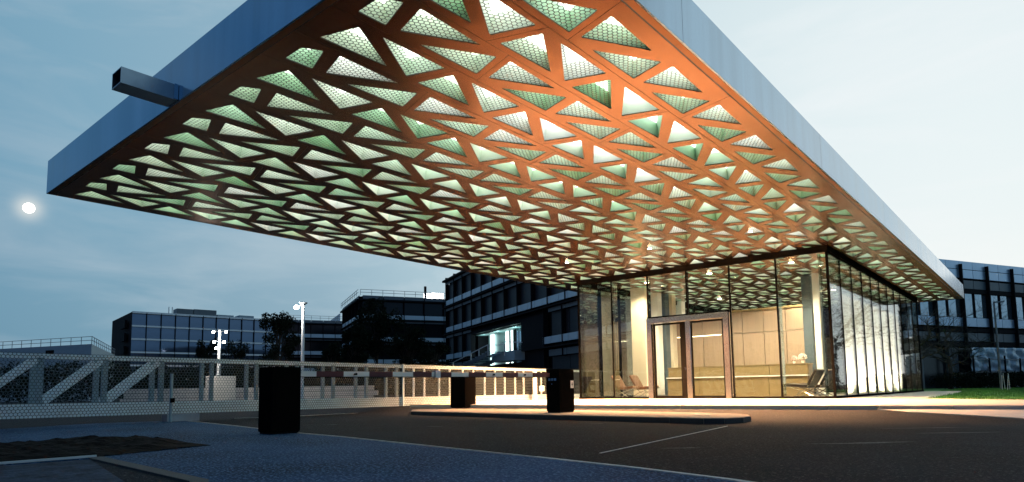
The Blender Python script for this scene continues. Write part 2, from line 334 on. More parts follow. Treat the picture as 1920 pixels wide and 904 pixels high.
# soil heap
SOIL = [(-2.62, -17.08), (-2.24, -18.36), (-2.36, -19.2), (-2.6, -24), (-6.0, -24), (-5.6, -20), (-5.0, -18.55), (-5.3, -17.55), (-4.4, -17.0)]
def inside(p, poly):
    c = False; n = len(poly)
    for i in range(n):
        x1, y1 = poly[i]; x2, y2 = poly[(i+1) % n]
        if (y1 > p[1]) != (y2 > p[1]) and p[0] < (x2-x1)*(p[1]-y1)/(y2-y1)+x1: c = not c
    return c
def segd(p, poly):
    m = 9
    for i in range(len(poly)):
        a = Vector(poly[i]); c = Vector(poly[(i+1) % len(poly)]); q = Vector(p); t = max(0, min(1, (q-a).dot(c-a)/(c-a).length_squared)); m = min(m, (a+(c-a)*t-q).length)
    return m
from mathutils import noise as mn
b = MB(); st = .06; gx = 66; gy = 120; idx = {}
for j in range(gy):
    for i in range(gx):
        x = -6.1+i*st; y = -24+j*st
        if inside((x, y), SOIL):
            d = min(1, segd((x, y), SOIL)/.35)
            h = d*(.05+.06*mn.noise((x*2.3, y*2.3, 0))+.05*abs(mn.noise((x*7, y*7, 3)))) 
            idx[i, j] = len(b.v); b.v.append((x, y, -.187+max(0, h)))
for (i, j) in list(idx):
    if (i+1, j) in idx and (i, j+1) in idx and (i+1, j+1) in idx:
        b.f.append((idx[i, j], idx[i+1, j], idx[i+1, j+1], idx[i, j+1])); b.m.append(0)
tag(b.build('soil_heap', M['soil']), 'low heap of dark soil spread on the pavement', None, None, 'stuff')
# forecourt slabs (raised), built slab by slab
fc = thing('forecourt', 'pale concrete forecourt step around the glass gatehouse', 'step')
fc.pop('category', None); fc.pop('label', None); tag(fc, kind='structure')
X = -9.85; k = 0
cuts = [-9.85, -7.5, -4.5, -1.5, 1.5, 2.33, 5.3, 8.3, 14, 30]
for a, c in zip(cuts, cuts[1:]):
    g = .006; b = MB()
    pol = [(a+g, plinth_y(a+g)), (c-g, plinth_y(c-g)), (c-g, -.06 if c > 0 else -.06), (a+g, -.06)]
    if a >= 2.3: pol = [(a+g, plinth_y(a+g)), (c-g, plinth_y(c-g)), (c-g, plinth_y(c-g)+ (2.6+.35*(c-2.3) if c < 10 else 4)), (a+g, plinth_y(a+g)+(6.4 if a < 3 else 2.6+.35*(a-2.3) if a < 10 else 4))]
    b.prism(pol, -.2, 0)
    bevel(b.build('concrete_slab', M['conc'], fc), .008, 1)
b = MB(); b.prism([(.03, -.05), (2.25, -.05), (2.0, 10), (1.5, 17.2), (-9.2, 17.6), (-9.2, 16.62), (.12, 16.62), (.03, 16.5)], -.2, -.002); b.build('concrete_slab', M['conc'], fc)
b = MB(); b.prism([(-9.85, -.05), (-9.07, -.05), (-9.07, 17.6), (-9.85, 17.6)], -.2, -.002); b.build('concrete_slab', M['conc'], fc)
# kerb stones along the right part of the step
for a, c in zip([2.36, 3.5, 4.7, 5.9, 7.1, 8.3], [3.5, 4.7, 5.9, 7.1, 8.3, 9.5]):
    b = MB(); b.bar((a+.005, plinth_y(a)-.035, -.10), (c-.005, plinth_y(c)-.035, -.10), .07, .19); bevel(b.build('kerb_stone', M['kerb_dark'] if 0 else M['conc_kerb'], fc), .008, 1)
AL = [(2.3, -6.72)]
for px_, py_ in ((1700, 772), (1780, 776), (1850, 780), (1920, 784)):
    t0, t1 = 5.0, 40.0
    for _ in range(50):
        tm = (t0+t1)/2; q = CAM+ray(px_, py_)*tm
        if q.z > road_z(q.x, q.y)+.014: t0 = tm
        else: t1 = tm
    AL.append((q.x, q.y))
AL.append((AL[-1][0]+12, AL[-1][1]-9))
b = MB(); n_ = 70; top = []; bot = []
for i in range(n_+1):   # lower edge and upper edge of the apron, following the fall of the road
    x = 2.34+(14-2.34)*(i/n_)**1.3
    lo = AL[-1][1]
    for (xa, ya), (xb, yb) in zip(AL, AL[1:]):
        if xa <= x <= xb: lo = ya+(yb-ya)*(x-xa)/(xb-xa); break
    for j in range(9):
        y = lo+(plinth_y(x)-.04-lo)*j/8; b.v.append((x, y, road_z(x, y)+.014))
for i in range(n_):
    for j in range(8): b.f.append((i*9+j, (i+1)*9+j, (i+1)*9+j+1, i*9+j+1)); b.m.append(0)
for i in range(n_+1): x, y, z = b.v[i*9]; b.v.append((x, y-.002, z-.05))
for i in range(n_): o_ = (n_+1)*9; b.f.append((i*9, o_+i, o_+i+1, (i+1)*9)); b.m.append(0)
tag(b.build('apron', M['conc']), kind='structure')
# island between the lanes
isl = [(-8.36, -9.05), (-7.44, -9.87), (-5.63, -10.0), (-3.14, -10.34), (-1.4, -10.42), (-.08, -10.5), (.55, -10.55), (.83, -10.38), (.98, -10.0), (.93, -9.5), (.75, -9.1), (.45, -8.8), (-.46, -8.5), (-3, -8.1), (-6, -7.4), (-8.5, -7.0)]
M['isl'] = mat('island_concrete_dimmed', (.20, .17, .145), .8, var=.2, vscale=3, bump=.5, bscale=60)  # concrete colour darkened to stand in for weaker light on the island
b = MB(); b.prism(isl, -.3, -.1); o = b.build('traffic_island', [M['isl']]); bevel(o, .012, 2)
tag(o, kind='structure')
n = len(isl)
for i in range(n):
    p = Vector((*isl[i], -.155)); q = Vector((*isl[(i+1) % n], -.155)); d = (q-p).normalized(); 
    b = MB(); b.bar(p+d*.004, q-d*.004, .02, .084); b.build('kerb_stone', M['kerb_dark'], o)
# manhole like plate on the island
b = MB(); b.tube([(.02, -9.4, -.1), (.02, -9.4, -.094)], .14, 20); tag(b.build('drain_cover', M['steel_dark']), 'small round metal drain cover on the traffic island', 'drain cover')
# lawn
lawn = [(2.27, -.1), (3.2, -1.05), (4.4, -2.05), (9, -2.6), (30, -.2), (34, 34), (-8, 37), (-9, 17.7), (1.55, 17.3), (2.05, 10)]
sheet('lawn', lawn, -.015, M['grass'], th=.16)
b = MB(); rnd = random.random; cnt = 0
while cnt < 26000:
    x = .5+rnd()*11; y = -2.6+(rnd()**1.4)*32
    if not inside((x, y), lawn): continue
    if y > 34: continue
    h = .035+.05*rnd(); a = rnd()*6.28; w = .006+.004*(y+3)/8; l = .02*rnd()
    b.add([(x-w*math.cos(a), y-w*math.sin(a), -.02), (x+w*math.cos(a), y+w*math.sin(a), -.02), (x+l*math.sin(a), y+l*math.cos(a), h-.01)], [(0, 1, 2)]); cnt += 1
tag(b.build('grass', M['grass']), 'short green grass on the lawn right of the gatehouse', None, None, 'stuff')
# ------------------------------------------------------------------ canopy
ZS = 4.595; HF = .69; XL, XR, YN, YC = -10.72, 1.807, -16.925, 18.366
PX, PY = 1.503, 1.519
TRI = {'A': [(1.42, -14.57), (1.41, -13.67), (.96, -14.45)], 'B': [(.89, -14.07), (1.36, -13.29), (.91, -13.15)],
       'C': [(.66, -14.46), (.67, -13.53), (.18, -13.71)], 'D': [(.14, -13.46), (.61, -13.30), (.17, -12.56)]}
canopy = thing('entrance_canopy', 'huge flat canopy with steel fascia and copper underside pierced by glowing green triangles', 'canopy')
def ccw(p):
    a = sum(p[i][0]*p[(i+1) % len(p)][1]-p[(i+1) % len(p)][0]*p[i][1] for i in range(len(p)))
    return p if a > 0 else p[::-1]
def clip(poly, ax, val, keep_ge=True):
    out = []; n = len(poly)
    for i in range(n):
        a, c = poly[i], poly[(i+1) % n]; ia = (a[ax] >= val) == keep_ge; ic = (c[ax] >= val) == keep_ge
        if ia: out.append(a)
        if ia != ic:
            t = (val-a[ax])/(c[ax]-a[ax]); out.append((a[0]+(c[0]-a[0])*t, a[1]+(c[1]-a[1])*t))
    return out
def area(p): return abs(sum(p[i][0]*p[(i+1) % len(p)][1]-p[(i+1) % len(p)][0]*p[i][1] for i in range(len(p))))/2
def cen(p): return (sum(q[0] for q in p)/len(p), sum(q[1] for q in p)/len(p))
def offset(poly, d):
    poly = ccw(poly); n = len(poly); out = []
    for i in range(n):
        p0 = Vector(poly[i-1]); p1 = Vector(poly[i]); p2 = Vector(poly[(i+1) % n])
        d1 = (p1-p0).normalized(); d2 = (p2-p1).normalized(); n1 = Vector((d1.y, -d1.x)); n2 = Vector((d2.y, -d2.x))
        bis = (n1+n2).normalized(); k = d/max(.35, bis.dot(n1)); out.append(tuple(p1+bis*k))
    return out
def rounded(poly, r=.03, k=3):
    poly = ccw(poly); n = len(poly); out = []
    for i in range(n):
        p0 = Vector(poly[i-1]); p1 = Vector(poly[i]); p2 = Vector(poly[(i+1) % n])
        a = p1+(p0-p1).normalized()*r; c = p1+(p2-p1).normalized()*r
        for s in range(k+1):
            t = s/k; out.append(tuple(a*(1-t)**2+p1*2*t*(1-t)+c*t*t))
    return out
def shrink(y):
    t = max(0, min(1, (y+12.5)/8)); return 1-.07*t, 1-.15*t
def tri(ty, i, j):
    p = [(x-PX*i, y+PY*j) for x, y in TRI[ty]]; c = cen(p); sx_, sy_ = shrink(c[1])
    return [(c[0]+(x-c[0])*sx_, c[1]+(y-c[1])*sy_) for x, y in p]
openings = []
for j in range(-2, 23):
    for i in range(0, 8):
        for ty in 'ABCD':
            p = tri(ty, i, j); q = clip(clip(clip(p, 1, -16.52), 0, -10.40), 1, 18.0, False)
            if len(q) < 3 or area(q) < .03: continue
            openings.append((ty, i, j, q, len(q) != 3 or abs(area(q)-area(p)) > 1e-6))
# panels: columns of 0.75 m, joints slanted like the triangles' sides
def panel_cells():
    cells = []
    for i in range(0, 8):
        for kind in 'ac':
            if kind == 'a': x0, x1 = .775-PX*i, 1.527-PX*i; base, sl = -11.478, -.28
            else: x0, x1 = .024-PX*i, .775-PX*i; base, sl = -12.115, .355
            if i == 0 and kind == 'a': x1 = 1.672
            if i == 7 and kind == 'c': x0 = -10.715
            yb = [-16.80]+[None]*0
            js = [base+2*PY*k for k in range(-1, 10)]
            edges = [('flat', -16.80)]+[('sl', y) for y in js if -16.4 < y < 17.2]+[('flat', 18.3)]
            for e0, e1 in zip(edges, edges[1:]):
                def yy(e, x): return e[1] if e[0] == 'flat' else e[1]+(x-x0)*sl
                cells.append([(x0, yy(e0, x0)), (x1, yy(e0, x1)), (x1, yy(e1, x1)), (x0, yy(e1, x0))])
    return cells
TH = .013
cp = []
for cell in panel_cells():
    cc_ = offset(cell, -.004); holes = [rounded(offset(o[3], .022)) for o in openings if inside(cen(o[3]), cell)]
    loops = [cc_]+[h[::-1] for h in holes]
    flat = [Vector((x, y, 0)) for lp in loops for x, y in lp]
    try: tr_ = tessellate_polygon([[Vector((x, y, 0)) for x, y in lp] for lp in loops])
    except Exception: tr_ = []
    b = MB(); nv = len(flat); b.v = [(v.x, v.y, ZS) for v in flat]+[(v.x, v.y, ZS+TH) for v in flat]
    for t in tr_:
        b.f.append(tuple(t)); b.m.append(0)
        b.f.append(tuple(k+nv for k in t)); b.m.append(1)
    o_ = 0
    for lp in loops:
        for k in range(len(lp)):
            a = o_+k; c = o_+(k+1) % len(lp); b.f.append((a, c, c+nv, a+nv)); b.m.append(1)
        o_ += len(lp)
    ob = b.build('soffit_panel', [M['copper'], M['hole_edge_shade']], canopy)
# perforated inserts
def hexsheet(poly2, pitch=.066, hole=.032, seg=6, org=(0, 0)):
    """perforated flat sheet filling polygon; returns verts, faces in 2D"""
    vs = []; fs = []; R_ = pitch/math.sqrt(3)
    xs_ = [p[0] for p in poly2]; ys_ = [p[1] for p in poly2]; dy = pitch*math.sqrt(3)/2
    j = int(min(ys_)/dy)-2
    while j*dy < max(ys_)+dy:
        i = int(min(xs_)/pitch)-2
        while i*pitch < max(xs_)+pitch:
            cx_ = i*pitch+(pitch/2 if j % 2 else 0); cy_ = j*dy
            if inside((cx_, cy_), poly2):
                o = len(vs)
                for k in range(6):
                    t = math.pi/6+k*math.pi/3; vs.append((cx_+R_*math.cos(t), cy_+R_*math.sin(t)))
                for k in range(6):
                    t = math.pi/6+k*math.pi/3; vs.append((cx_+hole*math.cos(t), cy_+hole*math.sin(t)))
                for k in range(6): fs.append((o+k, o+(k+1) % 6, o+6+(k+1) % 6, o+6+k))
            i += 1
        j += 1
    return vs, fs
def vis_key(q):
    c = cen(q); P = Vector((c[0], c[1], ZS)); d = P-CAM; z = d.dot(FW)
    if z < .5: return 1e9
    x = PX0+FPX*d.dot(RI)/z; y = PY0-FPX*d.dot(UP)/z
    return z+(0 if (-60 < x < 1980 and -60 < y < 964) else 500)+(300 if (c[1] > 0 and c[0] < 0) else 0)
order = sorted(openings, key=lambda o: vis_key(o[3]))
cacheM = {}; cacheB = {}; restM = MB(); restB = MB()
def is_plain(ty, c, i, j):
    if ty in 'CD':
        if -12.4 < c[1] < -9.2 and c[0] < 1: return not (c[0] < -9.6 and c[1] < -12)
        if c[0] < -9.6 and c[1] < -12.8 and c[1] > -15.4: return True
        return c[1] > -9.2 and (i+j) % 3 == 0
    return c[1] > -8.7 and (c[0] < -2.5 or (i+2*j) % 4 == 1)
nM = nB = 0
for ty, i, j, q, cl in order:
    c = cen(q); ql = [(x-c[0], y-c[1]) for x, y in q]
    rr = random.Random(i*97+j*13+ord(ty)); 
    var = min(3, max(0, int(rr.gauss({'A': 2.4, 'B': 1.3, 'C': 2.2, 'D': 1.0}[ty], .8)))); ev = rr.choice([0, 1, 1, 2]) if ty in 'BD' else rr.choice([1, 2, 2])
    key = (ty, tuple((round(x, 2), round(y, 2)) for x, y in ql))
    if not is_plain(ty, c, i, j):
        if key not in cacheM: cacheM[key] = hexsheet(offset(ql, .03))
        vs, fs = cacheM[key]
        if nM < 300:
            kk = ('me', key)
            if kk not in cacheM:
                mb = MB(); mb.add([(x, y, 0) for x, y in vs], fs); cacheM[kk] = mb.mesh('perforated_insert', M['mesh'])
            put('perforated_insert', cacheM[kk], canopy, (c[0], c[1], ZS+TH+.006)); nM += 1
        else: restM.add([(x+c[0], y+c[1], ZS+TH+.006) for x, y in vs], fs)
    # light box above the opening: three leaning walls and a lens at the top
    H_ = .20
    wl = offset(ql, .035); tl = offset(ql, -.02)
    n_ = len(wl); vv = [(x, y, 0) for x, y in wl]+[(x, y, H_) for x, y in tl]
    ff = [(k, (k+1) % n_, (k+1) % n_+n_, k+n_) for k in range(n_)]
    if nB < 300:
        kk = (key, var, ev)
        if kk not in cacheB:
            mb = MB(); mb.add(vv, ff, 0); mb.add([(x, y, H_) for x, y in tl], [tuple(range(n_))], 1)
            cacheB[kk] = mb.mesh('light_box', [M['box_w'][var], M['box_e'][ev]])
        put('light_box', cacheB[kk], canopy, (c[0], c[1], ZS+TH+.012)); nB += 1
    else:
        z0 = ZS+TH+.012
        restB.add([(x+c[0], y+c[1], z0+z) for x, y, z in vv], ff, var); restB.add([(x+c[0], y+c[1], z0+H_) for x, y in tl], [tuple(range(n_))], 4+ev)
tag(restM.build('far_perforated_inserts', M['mesh'], canopy), kind='stuff')
tag(restB.build('far_light_boxes', M['box_w']+M['box_e'], canopy), kind='stuff')
# fascia and lip panels
seams = [YN, -13.54, -7.45, -1.34, 4.75, 10.85, YC]
b_top = MB(); b_top.box((XL+.03, YN+.03, ZS+.5), (XR-.03, YC-.03, ZS+HF-.02)); b_top.build('roof_slab', M['roof'], canopy)
for a, c in zip(seams, seams[1:]):
    b = MB(); b.box((XR-.025, a+.004, ZS-.004), (XR, c-.004, ZS+HF)); b.build('fascia_panel', M['steel'], canopy)
    b = MB(); b.box((1.69, a+.004 if a > YN else YN+.125, ZS-.002), (XR-.03, c-.004, ZS+.02)); b.build('edge_trim', M['copper_lip'], canopy)
    b = MB(); b.box((XL, a+.004, ZS-.004), (XL+.025, c-.004, ZS+HF)); b.build('fascia_panel', M['steel'], canopy)
fx = [XL+.027, -9.6, -7.1, -4.4, -1.4, XR-.027]
for a, c in zip([XL+.027, XL+.03+6.1, XL+.03+12.2], [XL+.03+6.1, XL+.03+12.2, XR-.027]):
    b = MB(); b.box((a+.001, YN, ZS-.004), (c-.001, YN+.025, ZS+HF)); b.build('fascia_panel', M['steel'], canopy)
    b = MB(); b.box((a+.004, YN+.03, ZS-.002), (c-.004, YN+.115, ZS+.02)); b.build('edge_trim', M['copper_lip'], canopy)
b = MB(); b.box((XL+.03, YC-.025, ZS-.004), (XR-.03, YC, ZS+HF)); b.build('fascia_panel', M['steel'], canopy)
# downlights in the soffit
for x in (-1.04, -4.08, -7.13):
    t = thing('downlight', {-1.04: 'rightmost lit downlight in the copper soffit by the glass corner', -4.08: 'middle lit downlight in the copper soffit over the doors', -7.13: 'leftmost lit downlight in the copper soffit near the gate end'}[x], 'downlight', (x, -3.39, ZS), 'lit downlights in the soffit')
    b = MB(); b.tube([(0, 0, 0), (0, 0, -.02)], .085, 20); b.build('housing', M['steel_dark'], t)
    b = MB(); b.tube([(0, 0, -.021), (0, 0, -.035)], .045, 16); b.build('lens', M['down'], t)
    l = lamp('downlight_lamp', 'SPOT', (0, 0, -.06), 14000, (1, .47, .20), t, spot_size=math.radians(122), spot_blend=.5, shadow_soft_size=.05)
# projecting square spout
sp = thing('square_spout', 'square steel tube sticking out of the left front canopy fascia', 'spout')
b = MB(); x0, x1, y0, y1, z0, z1 = -4.67, -4.34, -17.66, -16.93, 4.605, 4.83
w = .012
for a_, c_ in (((x0, y0, z0), (x1, y1, z0+w)), ((x0, y0, z1-w), (x1, y1, z1)), ((x0, y0, z0+w), (x0+w, y1, z1-w)), ((x1-w, y0, z0+w), (x1, y1, z1-w))): b.box(a_, c_)
b.build('tube_body', M['steel_dark'], sp)
b = MB(); b.box((x0+w, y0+.45, z0+w), (x1-w, y0+.46, z1-w)); b.build('inner_plate', M['blackmat'], sp)
b = MB(); b.box((x1+.001, -16.985, z0), (x1+.03, -16.93, z1)); b.build('mounting_flange', M['steel'], sp)
# ------------------------------------------------------------------ gatehouse
gh = thing('glass_gatehouse', 'low glazed gatehouse with warm lit lobby under the canopy', 'building', (-4.5, 8.2, 0))
GO = Vector((4.5, -8.2, 0))
def gpart(name, b, m): o = b.build(name, m, gh); o.location = GO; return o
b = MB(); b.box((-9, 0, -.2), (0, 16.5, -.004)); gpart('floor', b, M['floor_i'])
zt = 4.40
b = MB()
b.box((-9.05, -.05, zt), (.05, .06, ZS-.004)); b.box((-9.05, .06, zt), (-8.94, 16.5, ZS-.004)); b.box((-.06, .06, zt), (.05, 16.5, ZS-.004)); b.box((-8.94, 16.42, zt), (-.06, 16.52, ZS-.004))
gpart('head_frame', b, M['black'])
b = MB()
b.box((-9.05, -.05, 0), (-6.03, .06, .065)); b.box((-3.04, -.05, 0), (.05, .06, .065)); b.box((-9.05, .06, 0), (-8.94, 16.5, .065)); b.box((-.06, .06, 0), (.05, 16.5, .065)); b.box((-8.94, 16.42, 0), (-.06, 16.52, .065))
gpart('sill_frame', b, M['black'])
for k in range(7):
    x = -9+1.5*k; w = .026 if k not in (0, 6) else .035
    b = MB()
    if x == -4.5: b.box((x-w, -.03, 2.90), (x+w, .10, zt))
    else: b.box((x-w, -.02, .065), (x+w, .04, zt))
    gpart('mullion', b, M['black'])
    b = MB(); b.box((x-.018 if x < -.1 else -.28, .11, .065), (x+.018 if x < -.1 else -.25, .42, zt)); 
    if x not in (-4.5, -6.0, -3.0): gpart('glass_fin', b, M['glass'])
for k in range(1, 11):
    y = 1.5*k; b = MB(); b.box((-.045, y-.022, .065), (.012, y+.022, zt)); gpart('mullion', b, M['black'])
    b = MB(); b.box((-9.03, y-.025, .065), (-8.92, y+.025, zt)); gpart('mullion', b, M['black'])
for x in (-9+1.5*k for k in range(0, 7)):
    b = MB(); b.box((x-.025, 16.43, .065), (x+.025, 16.5, zt)); gpart('mullion', b, M['black'])
for k in range(6):
    x = -9+1.5*k; b = MB(); z0 = .065 if x not in (-6, -4.5) else 2.90
    b.box((x+.03, .0, z0), (x+1.47, .016, zt)); gpart('glass_pane', b, M['glass'])
    b = MB(); b.box((x+.03, 16.45, .065), (x+1.47, 16.466, zt)); gpart('glass_pane', b, M['glass'])
for k in range(11):
    y = 1.5*k; b = MB(); b.box((-.016, y+.06 if k == 0 else y+.03, .065), (0, y+1.47, zt)); gpart('glass_pane', b, M['glass'])
    b = MB(); b.box((-9, y+.06 if k == 0 else y+.03, .065), (-8.984, y+1.47, zt)); gpart('glass_pane', b, M['glass'])
# portal frame and doors
pf = gpart('door_frame', (lambda b: (b.box((-6.02, -.14, 0), (-5.84, .12, 2.66)), b.box((-3.23, -.14, 0), (-3.05, .12, 2.66)), b.box((-6.02, -.14, 2.66), (-3.05, .12, 2.84)), b)[-1])(MB()), M['door_steel']); bevel(pf, .006, 1)
b = MB(); b.box((-6.03, -.06, 2.842), (-3.04, .08, 2.90)); gpart('transom', b, M['black'])
for x0, x1, nm in ((-5.82, -4.60, 'l'), (-4.40, -3.25, 'r')):
    d = MB(); t_ = .085
    L0, L1 = (.06, .20) if nm == 'l' else (.03, .06)
    d.box((x0, -.03, .01), (x0+L0, .03, 2.64)); d.box((x1-L1, -.03, .01), (x1, .03, 2.64)); d.box((x0+L0, -.03, .01), (x1-L1, .03, .10)); d.box((x0+L0, -.03, 2.58), (x1-L1, .03, 2.64))
    dd = d.build('door', M['black'], gh); dd.location = GO
    b = MB(); b.box((x0+L0, -.006, .10), (x1-L1, .006, 2.58)); b.build('door_glass', M['glass'], dd)
    if nm == 'l': b = MB(); b.box((x1-.06, -.05, .98), (x1-.03, -.03, 1.08)); b.build('lock', M['chrome'], dd)
    else: b = MB(); b.tube([(x0+.0, -.10, .35), (x0+.0, -.10, 2.45)], .017, 10); b.build('pull_handle', M['chrome'], dd)
b = MB(); b.box((-4.59, -.05, 0), (-4.41, .05, 2.655)); gpart('door_post', b, M['door_steel'])
# interior
iw = thing('reception_wall', 'wood panelled lobby wall behind the reception counter', 'wall', (-3, 7, 0))
xl_, xr_ = aty(1250, 650, 6.5).x, aty(1519, 650, 6.5).x
nb = 7; wst = (xr_-xl_)/nb
for k in range(nb):
    for z0, z1 in ((0, 2.62), (2.65, 3.55)):
        b = MB(); b.box((xl_+k*wst+.012+3, -.5, z0), (xl_+(k+1)*wst-.012+3, -.44, z1)); b.build('wall_panel', M['wood'], iw)
b = MB(); b.box((xl_+3, -.43, 0), (xr_+3, .2, 3.55)); b.build('wall_core', M['wall_i'], iw)
b = MB(); b.box((xl_+3, -.54, 3.56), (xr_+3, .2, 3.64)); b.build('wall_cap', M['wood2'], iw)
b = MB(); b.box((xl_+2.4, -.52, 2.62), (xl_+3.0+2.6, -.50, 2.65)); b.build('light_strip', emit('strip_warm', (1, .85, .6), 6), iw)
xc0, xc1 = aty(1251, 700, 4).x, aty(1514, 700, 4).x
rc = thing('reception_counter', 'long brass coloured reception counter with a lower ledge in the lobby', 'counter', (xc0, 4, 0))
Lc = xc1-xc0; nn = 4
for k in range(nn):
    b = MB(); b.box((k*Lc/nn+.006, 0, 0), ((k+1)*Lc/nn-.006, .05, .74)); b.build('front_panel', M['wood2'], rc)
    b = MB(); b.box((k*Lc/nn+.006, .10, .79), ((k+1)*Lc/nn-.006, .14, 1.16)); b.build('upper_panel', M['wood2'], rc)
b = MB(); b.box((-.02, -.06, .745), (Lc+.02, .2, .785)); b.build('ledge', M['white_i'], rc)
b = MB(); b.box((-.02, .08, 1.165), (Lc+.02, .75, 1.20)); b.build('counter_top', M['wood2'], rc)
b = MB(); b.box((0, .2, 0), (Lc, .7, 1.16)); b.build('carcass', M['wood'], rc)
for px, r_, nm in ((1506, .17, 'larger white round flower bouquet at the right end of the counter'), (1490, .12, 'smaller pinkish round flower bouquet on the reception counter')):
    p = aty(px, 690, 4.35); t = thing('flower_bouquet', nm, 'flowers', (p.x, 4.35, 1.2))
    b = MB(); b.tube([(0, 0, 0), (0, 0, .1)], [.04, .055], 10); b.build('vase', M['white_i'], t)
    b = MB(); rr = random.Random(px)
    for _ in range(60):
        a, e = rr.random()*6.28, rr.random()*1.7-.3; q = Vector((math.cos(a)*math.cos(e), math.sin(a)*math.cos(e), math.sin(e)))*r_*.85+Vector((0, 0, .1+r_*.6))
        s_ = .035; b.add([q+Vector((s_, 0, 0)), q+Vector((-s_, 0, 0)), q+Vector((0, s_, 0)), q+Vector((0, -s_, 0)), q+Vector((0, 0, s_)), q-Vector((0, 0, s_))], [(0, 2, 4), (2, 1, 4), (1, 3, 4), (3, 0, 4), (2, 0, 5), (1, 2, 5), (3, 1, 5), (0, 3, 5)])
    b.build('flower_head', M['white_i'] if px > 1500 else mat('pink_flower', (.8, .5, .45), .7), t)
def column(px0, px1, Y, m, label, z1=ZS-.01, d=.4):
    x0 = aty(px0, 680, Y).x; x1 = aty(px1, 680, Y).x
    t = thing('column', label, 'column', ((x0+x1)/2, Y, 0)); w = (x1-x0)/2
    b = MB(); b.box((-w, 0, .0), (w, d, z1)); bevel(b.build('shaft', m, t), .01, 1)
    b = MB(); b.box((-w-.01, -.01, .0), (w+.01, d+.01, .06)); b.build('base_trim', M['steel_dark'], t)
column(1510, 1528, 5.2, M['blue_col'], 'dark slate column right of the reception wall')
column(1531, 1543, 4.9, M['white_i'], 'white lit column next to the glass corner')
column(1240, 1251, 5.6, M['blue_col'], 'dark slate column seen through the left door leaf')
column(1253, 1264, 6.0, M['wall_i'], 'pinkish plaster column behind the left door leaf')
column(1266, 1282, 8.5, M['white_i'], 'broad white lit column behind the door post')
column(1186, 1212, 3.2, M['wall_i'], 'wide cream lit panel left of the door frame')
column(1224, 1237, 5.0, M['white_i'], 'white lit column just inside the left door leaf')
# vertical blinds along the right glass wall
for k in range(15):
    y = 4.6+.75*k
    t = thing('vertical_blind', 'cream vertical blind, %s from the glass corner behind the right glass wall' % ('first second third fourth fifth sixth seventh eighth ninth tenth eleventh twelfth thirteenth fourteenth fifteenth'.split()[k]), 'blind', (-.75, y, 0), 'vertical blinds along the right glass wall')
    b = MB(); n_ = 5
    for q in range(n_): 
        a = .03 if q % 2 else 0; c = 0 if q % 2 else .03
        b.add([(a, q*.14+.01, .08), (c, (q+1)*.14+.01, .08), (c, (q+1)*.14+.01, 3.7), (a, q*.14+.01, 3.7), (a-.012, q*.14+.01, .08), (c-.012, (q+1)*.14+.01, .08), (c-.012, (q+1)*.14+.01, 3.7), (a-.012, q*.14+.01, 3.7)],
              [(0, 1, 2, 3), (7, 6, 5, 4), (3, 2, 6, 7), (0, 4, 5, 1), (1, 5, 6, 2), (0, 3, 7, 4)])
    b.build('fabric', M['blind'], t)
    b = MB(); b.box((-.03, 0, 3.7), (.05, .72, 3.76)); b.build('head_rail', M['steel_dark'], t)
for k in range(6):
    y = 5.2+1.9*k
    t = thing('floor_uplight', 'recessed floor uplight, %s from the glass corner between the blinds and the right glass wall' % 'first second third fourth fifth sixth'.split()[k], 'uplight', (-.36, y, 0), 'floor uplights behind the right glass wall')
    b = MB(); b.tube([(0, 0, -.004), (0, 0, .02)], .10, 16); b.build('housing', M['steel_dark'], t)
    b = MB(); b.tube([(0, 0, .021), (0, 0, .026)], .07, 16); b.build('lens', M['down'], t)
    l = lamp('uplight_lamp', 'SPOT', (0.12, 0, .05), 1300, (1, .86, .66), t, shadow_soft_size=.07, spot_size=math.radians(150), spot_blend=.8); l.rotation_euler = Vector((.5, 0, -1)).normalized().to_track_quat('Z', 'Y').to_euler()
# lobby lights
for (x, y, e, wd) in ((-7.2, 2.2, 420, 'front left'), (-4.5, 2.0, 650, 'front middle'), (-1.6, 2.0, 650, 'front right'), (-2.2, 5.8, 500, 'front of the blinds'), (-2.2, 10, 420, 'middle of the blinds'), (-2.2, 14, 420, 'far end of the blinds'), (-7.0, 9, 260, 'rear left')):
    t = thing('ceiling_light', 'small round lobby ceiling light, the one at the ' + wd, 'ceiling light', (x, y, ZS), 'lobby ceiling lights')
    b = MB(); b.tube([(0, 0, 0), (0, 0, -.03)], .11, 16); b.build('housing', M['steel_dark'], t)
    b = MB(); b.tube([(0, 0, -.031), (0, 0, -.04)], .08, 16); b.build('lens', M['down'], t)
    lamp('lobby_lamp', 'SPOT', (0, 0, -.06), e*3.2, (1, .81, .56), t, shadow_soft_size=.10, spot_size=math.radians(158), spot_blend=.4)
# lounge chairs
def make_chair(lm, label):
    t = thing('lounge_chair', label, 'chair')
    b = MB(); b.bar((-.05, 0, .36), (.62, 0, .42), .62, .10); bevel(b.build('seat', lm, t), .025, 2)
    b = MB(); b.bar((-.06, 0, .40), (-.34, 0, .88), .62, .09, up=Vector((1, 0, 0))); bevel(b.build('backrest', lm, t), .025, 2)
    for s in (-.29, .29):
        b = MB(); b.tube([(-.36, s, .86), (-.18, s, .52), (.05, s, .25), (.45, s, .0)], .014, 6); b.build('leg', M['chrome'], t)
        b = MB(); b.tube([(.66, s, .38), (.35, s, .30), (0, s, .17), (-.28, s, .0)], .014, 6); b.build('leg', M['chrome'], t)
    return t
def dup(root, loc, rz, label):
    r = root.copy(); COL.objects.link(r); r.location = loc; r.rotation_euler = (0, 0, rz); r['label'] = label
    for ch in root.children:
        c = ch.copy(); COL.objects.link(c); c.parent = r
    return r
c1 = make_chair(M['leather_b'], 'brown leather lounge chair nearer the gate, left of the doors'); c1['group'] = 'brown leather lounge chairs'
p = aty(1158, 745, 1.5); c1.location = (p.x+.25, 1.5, 0)
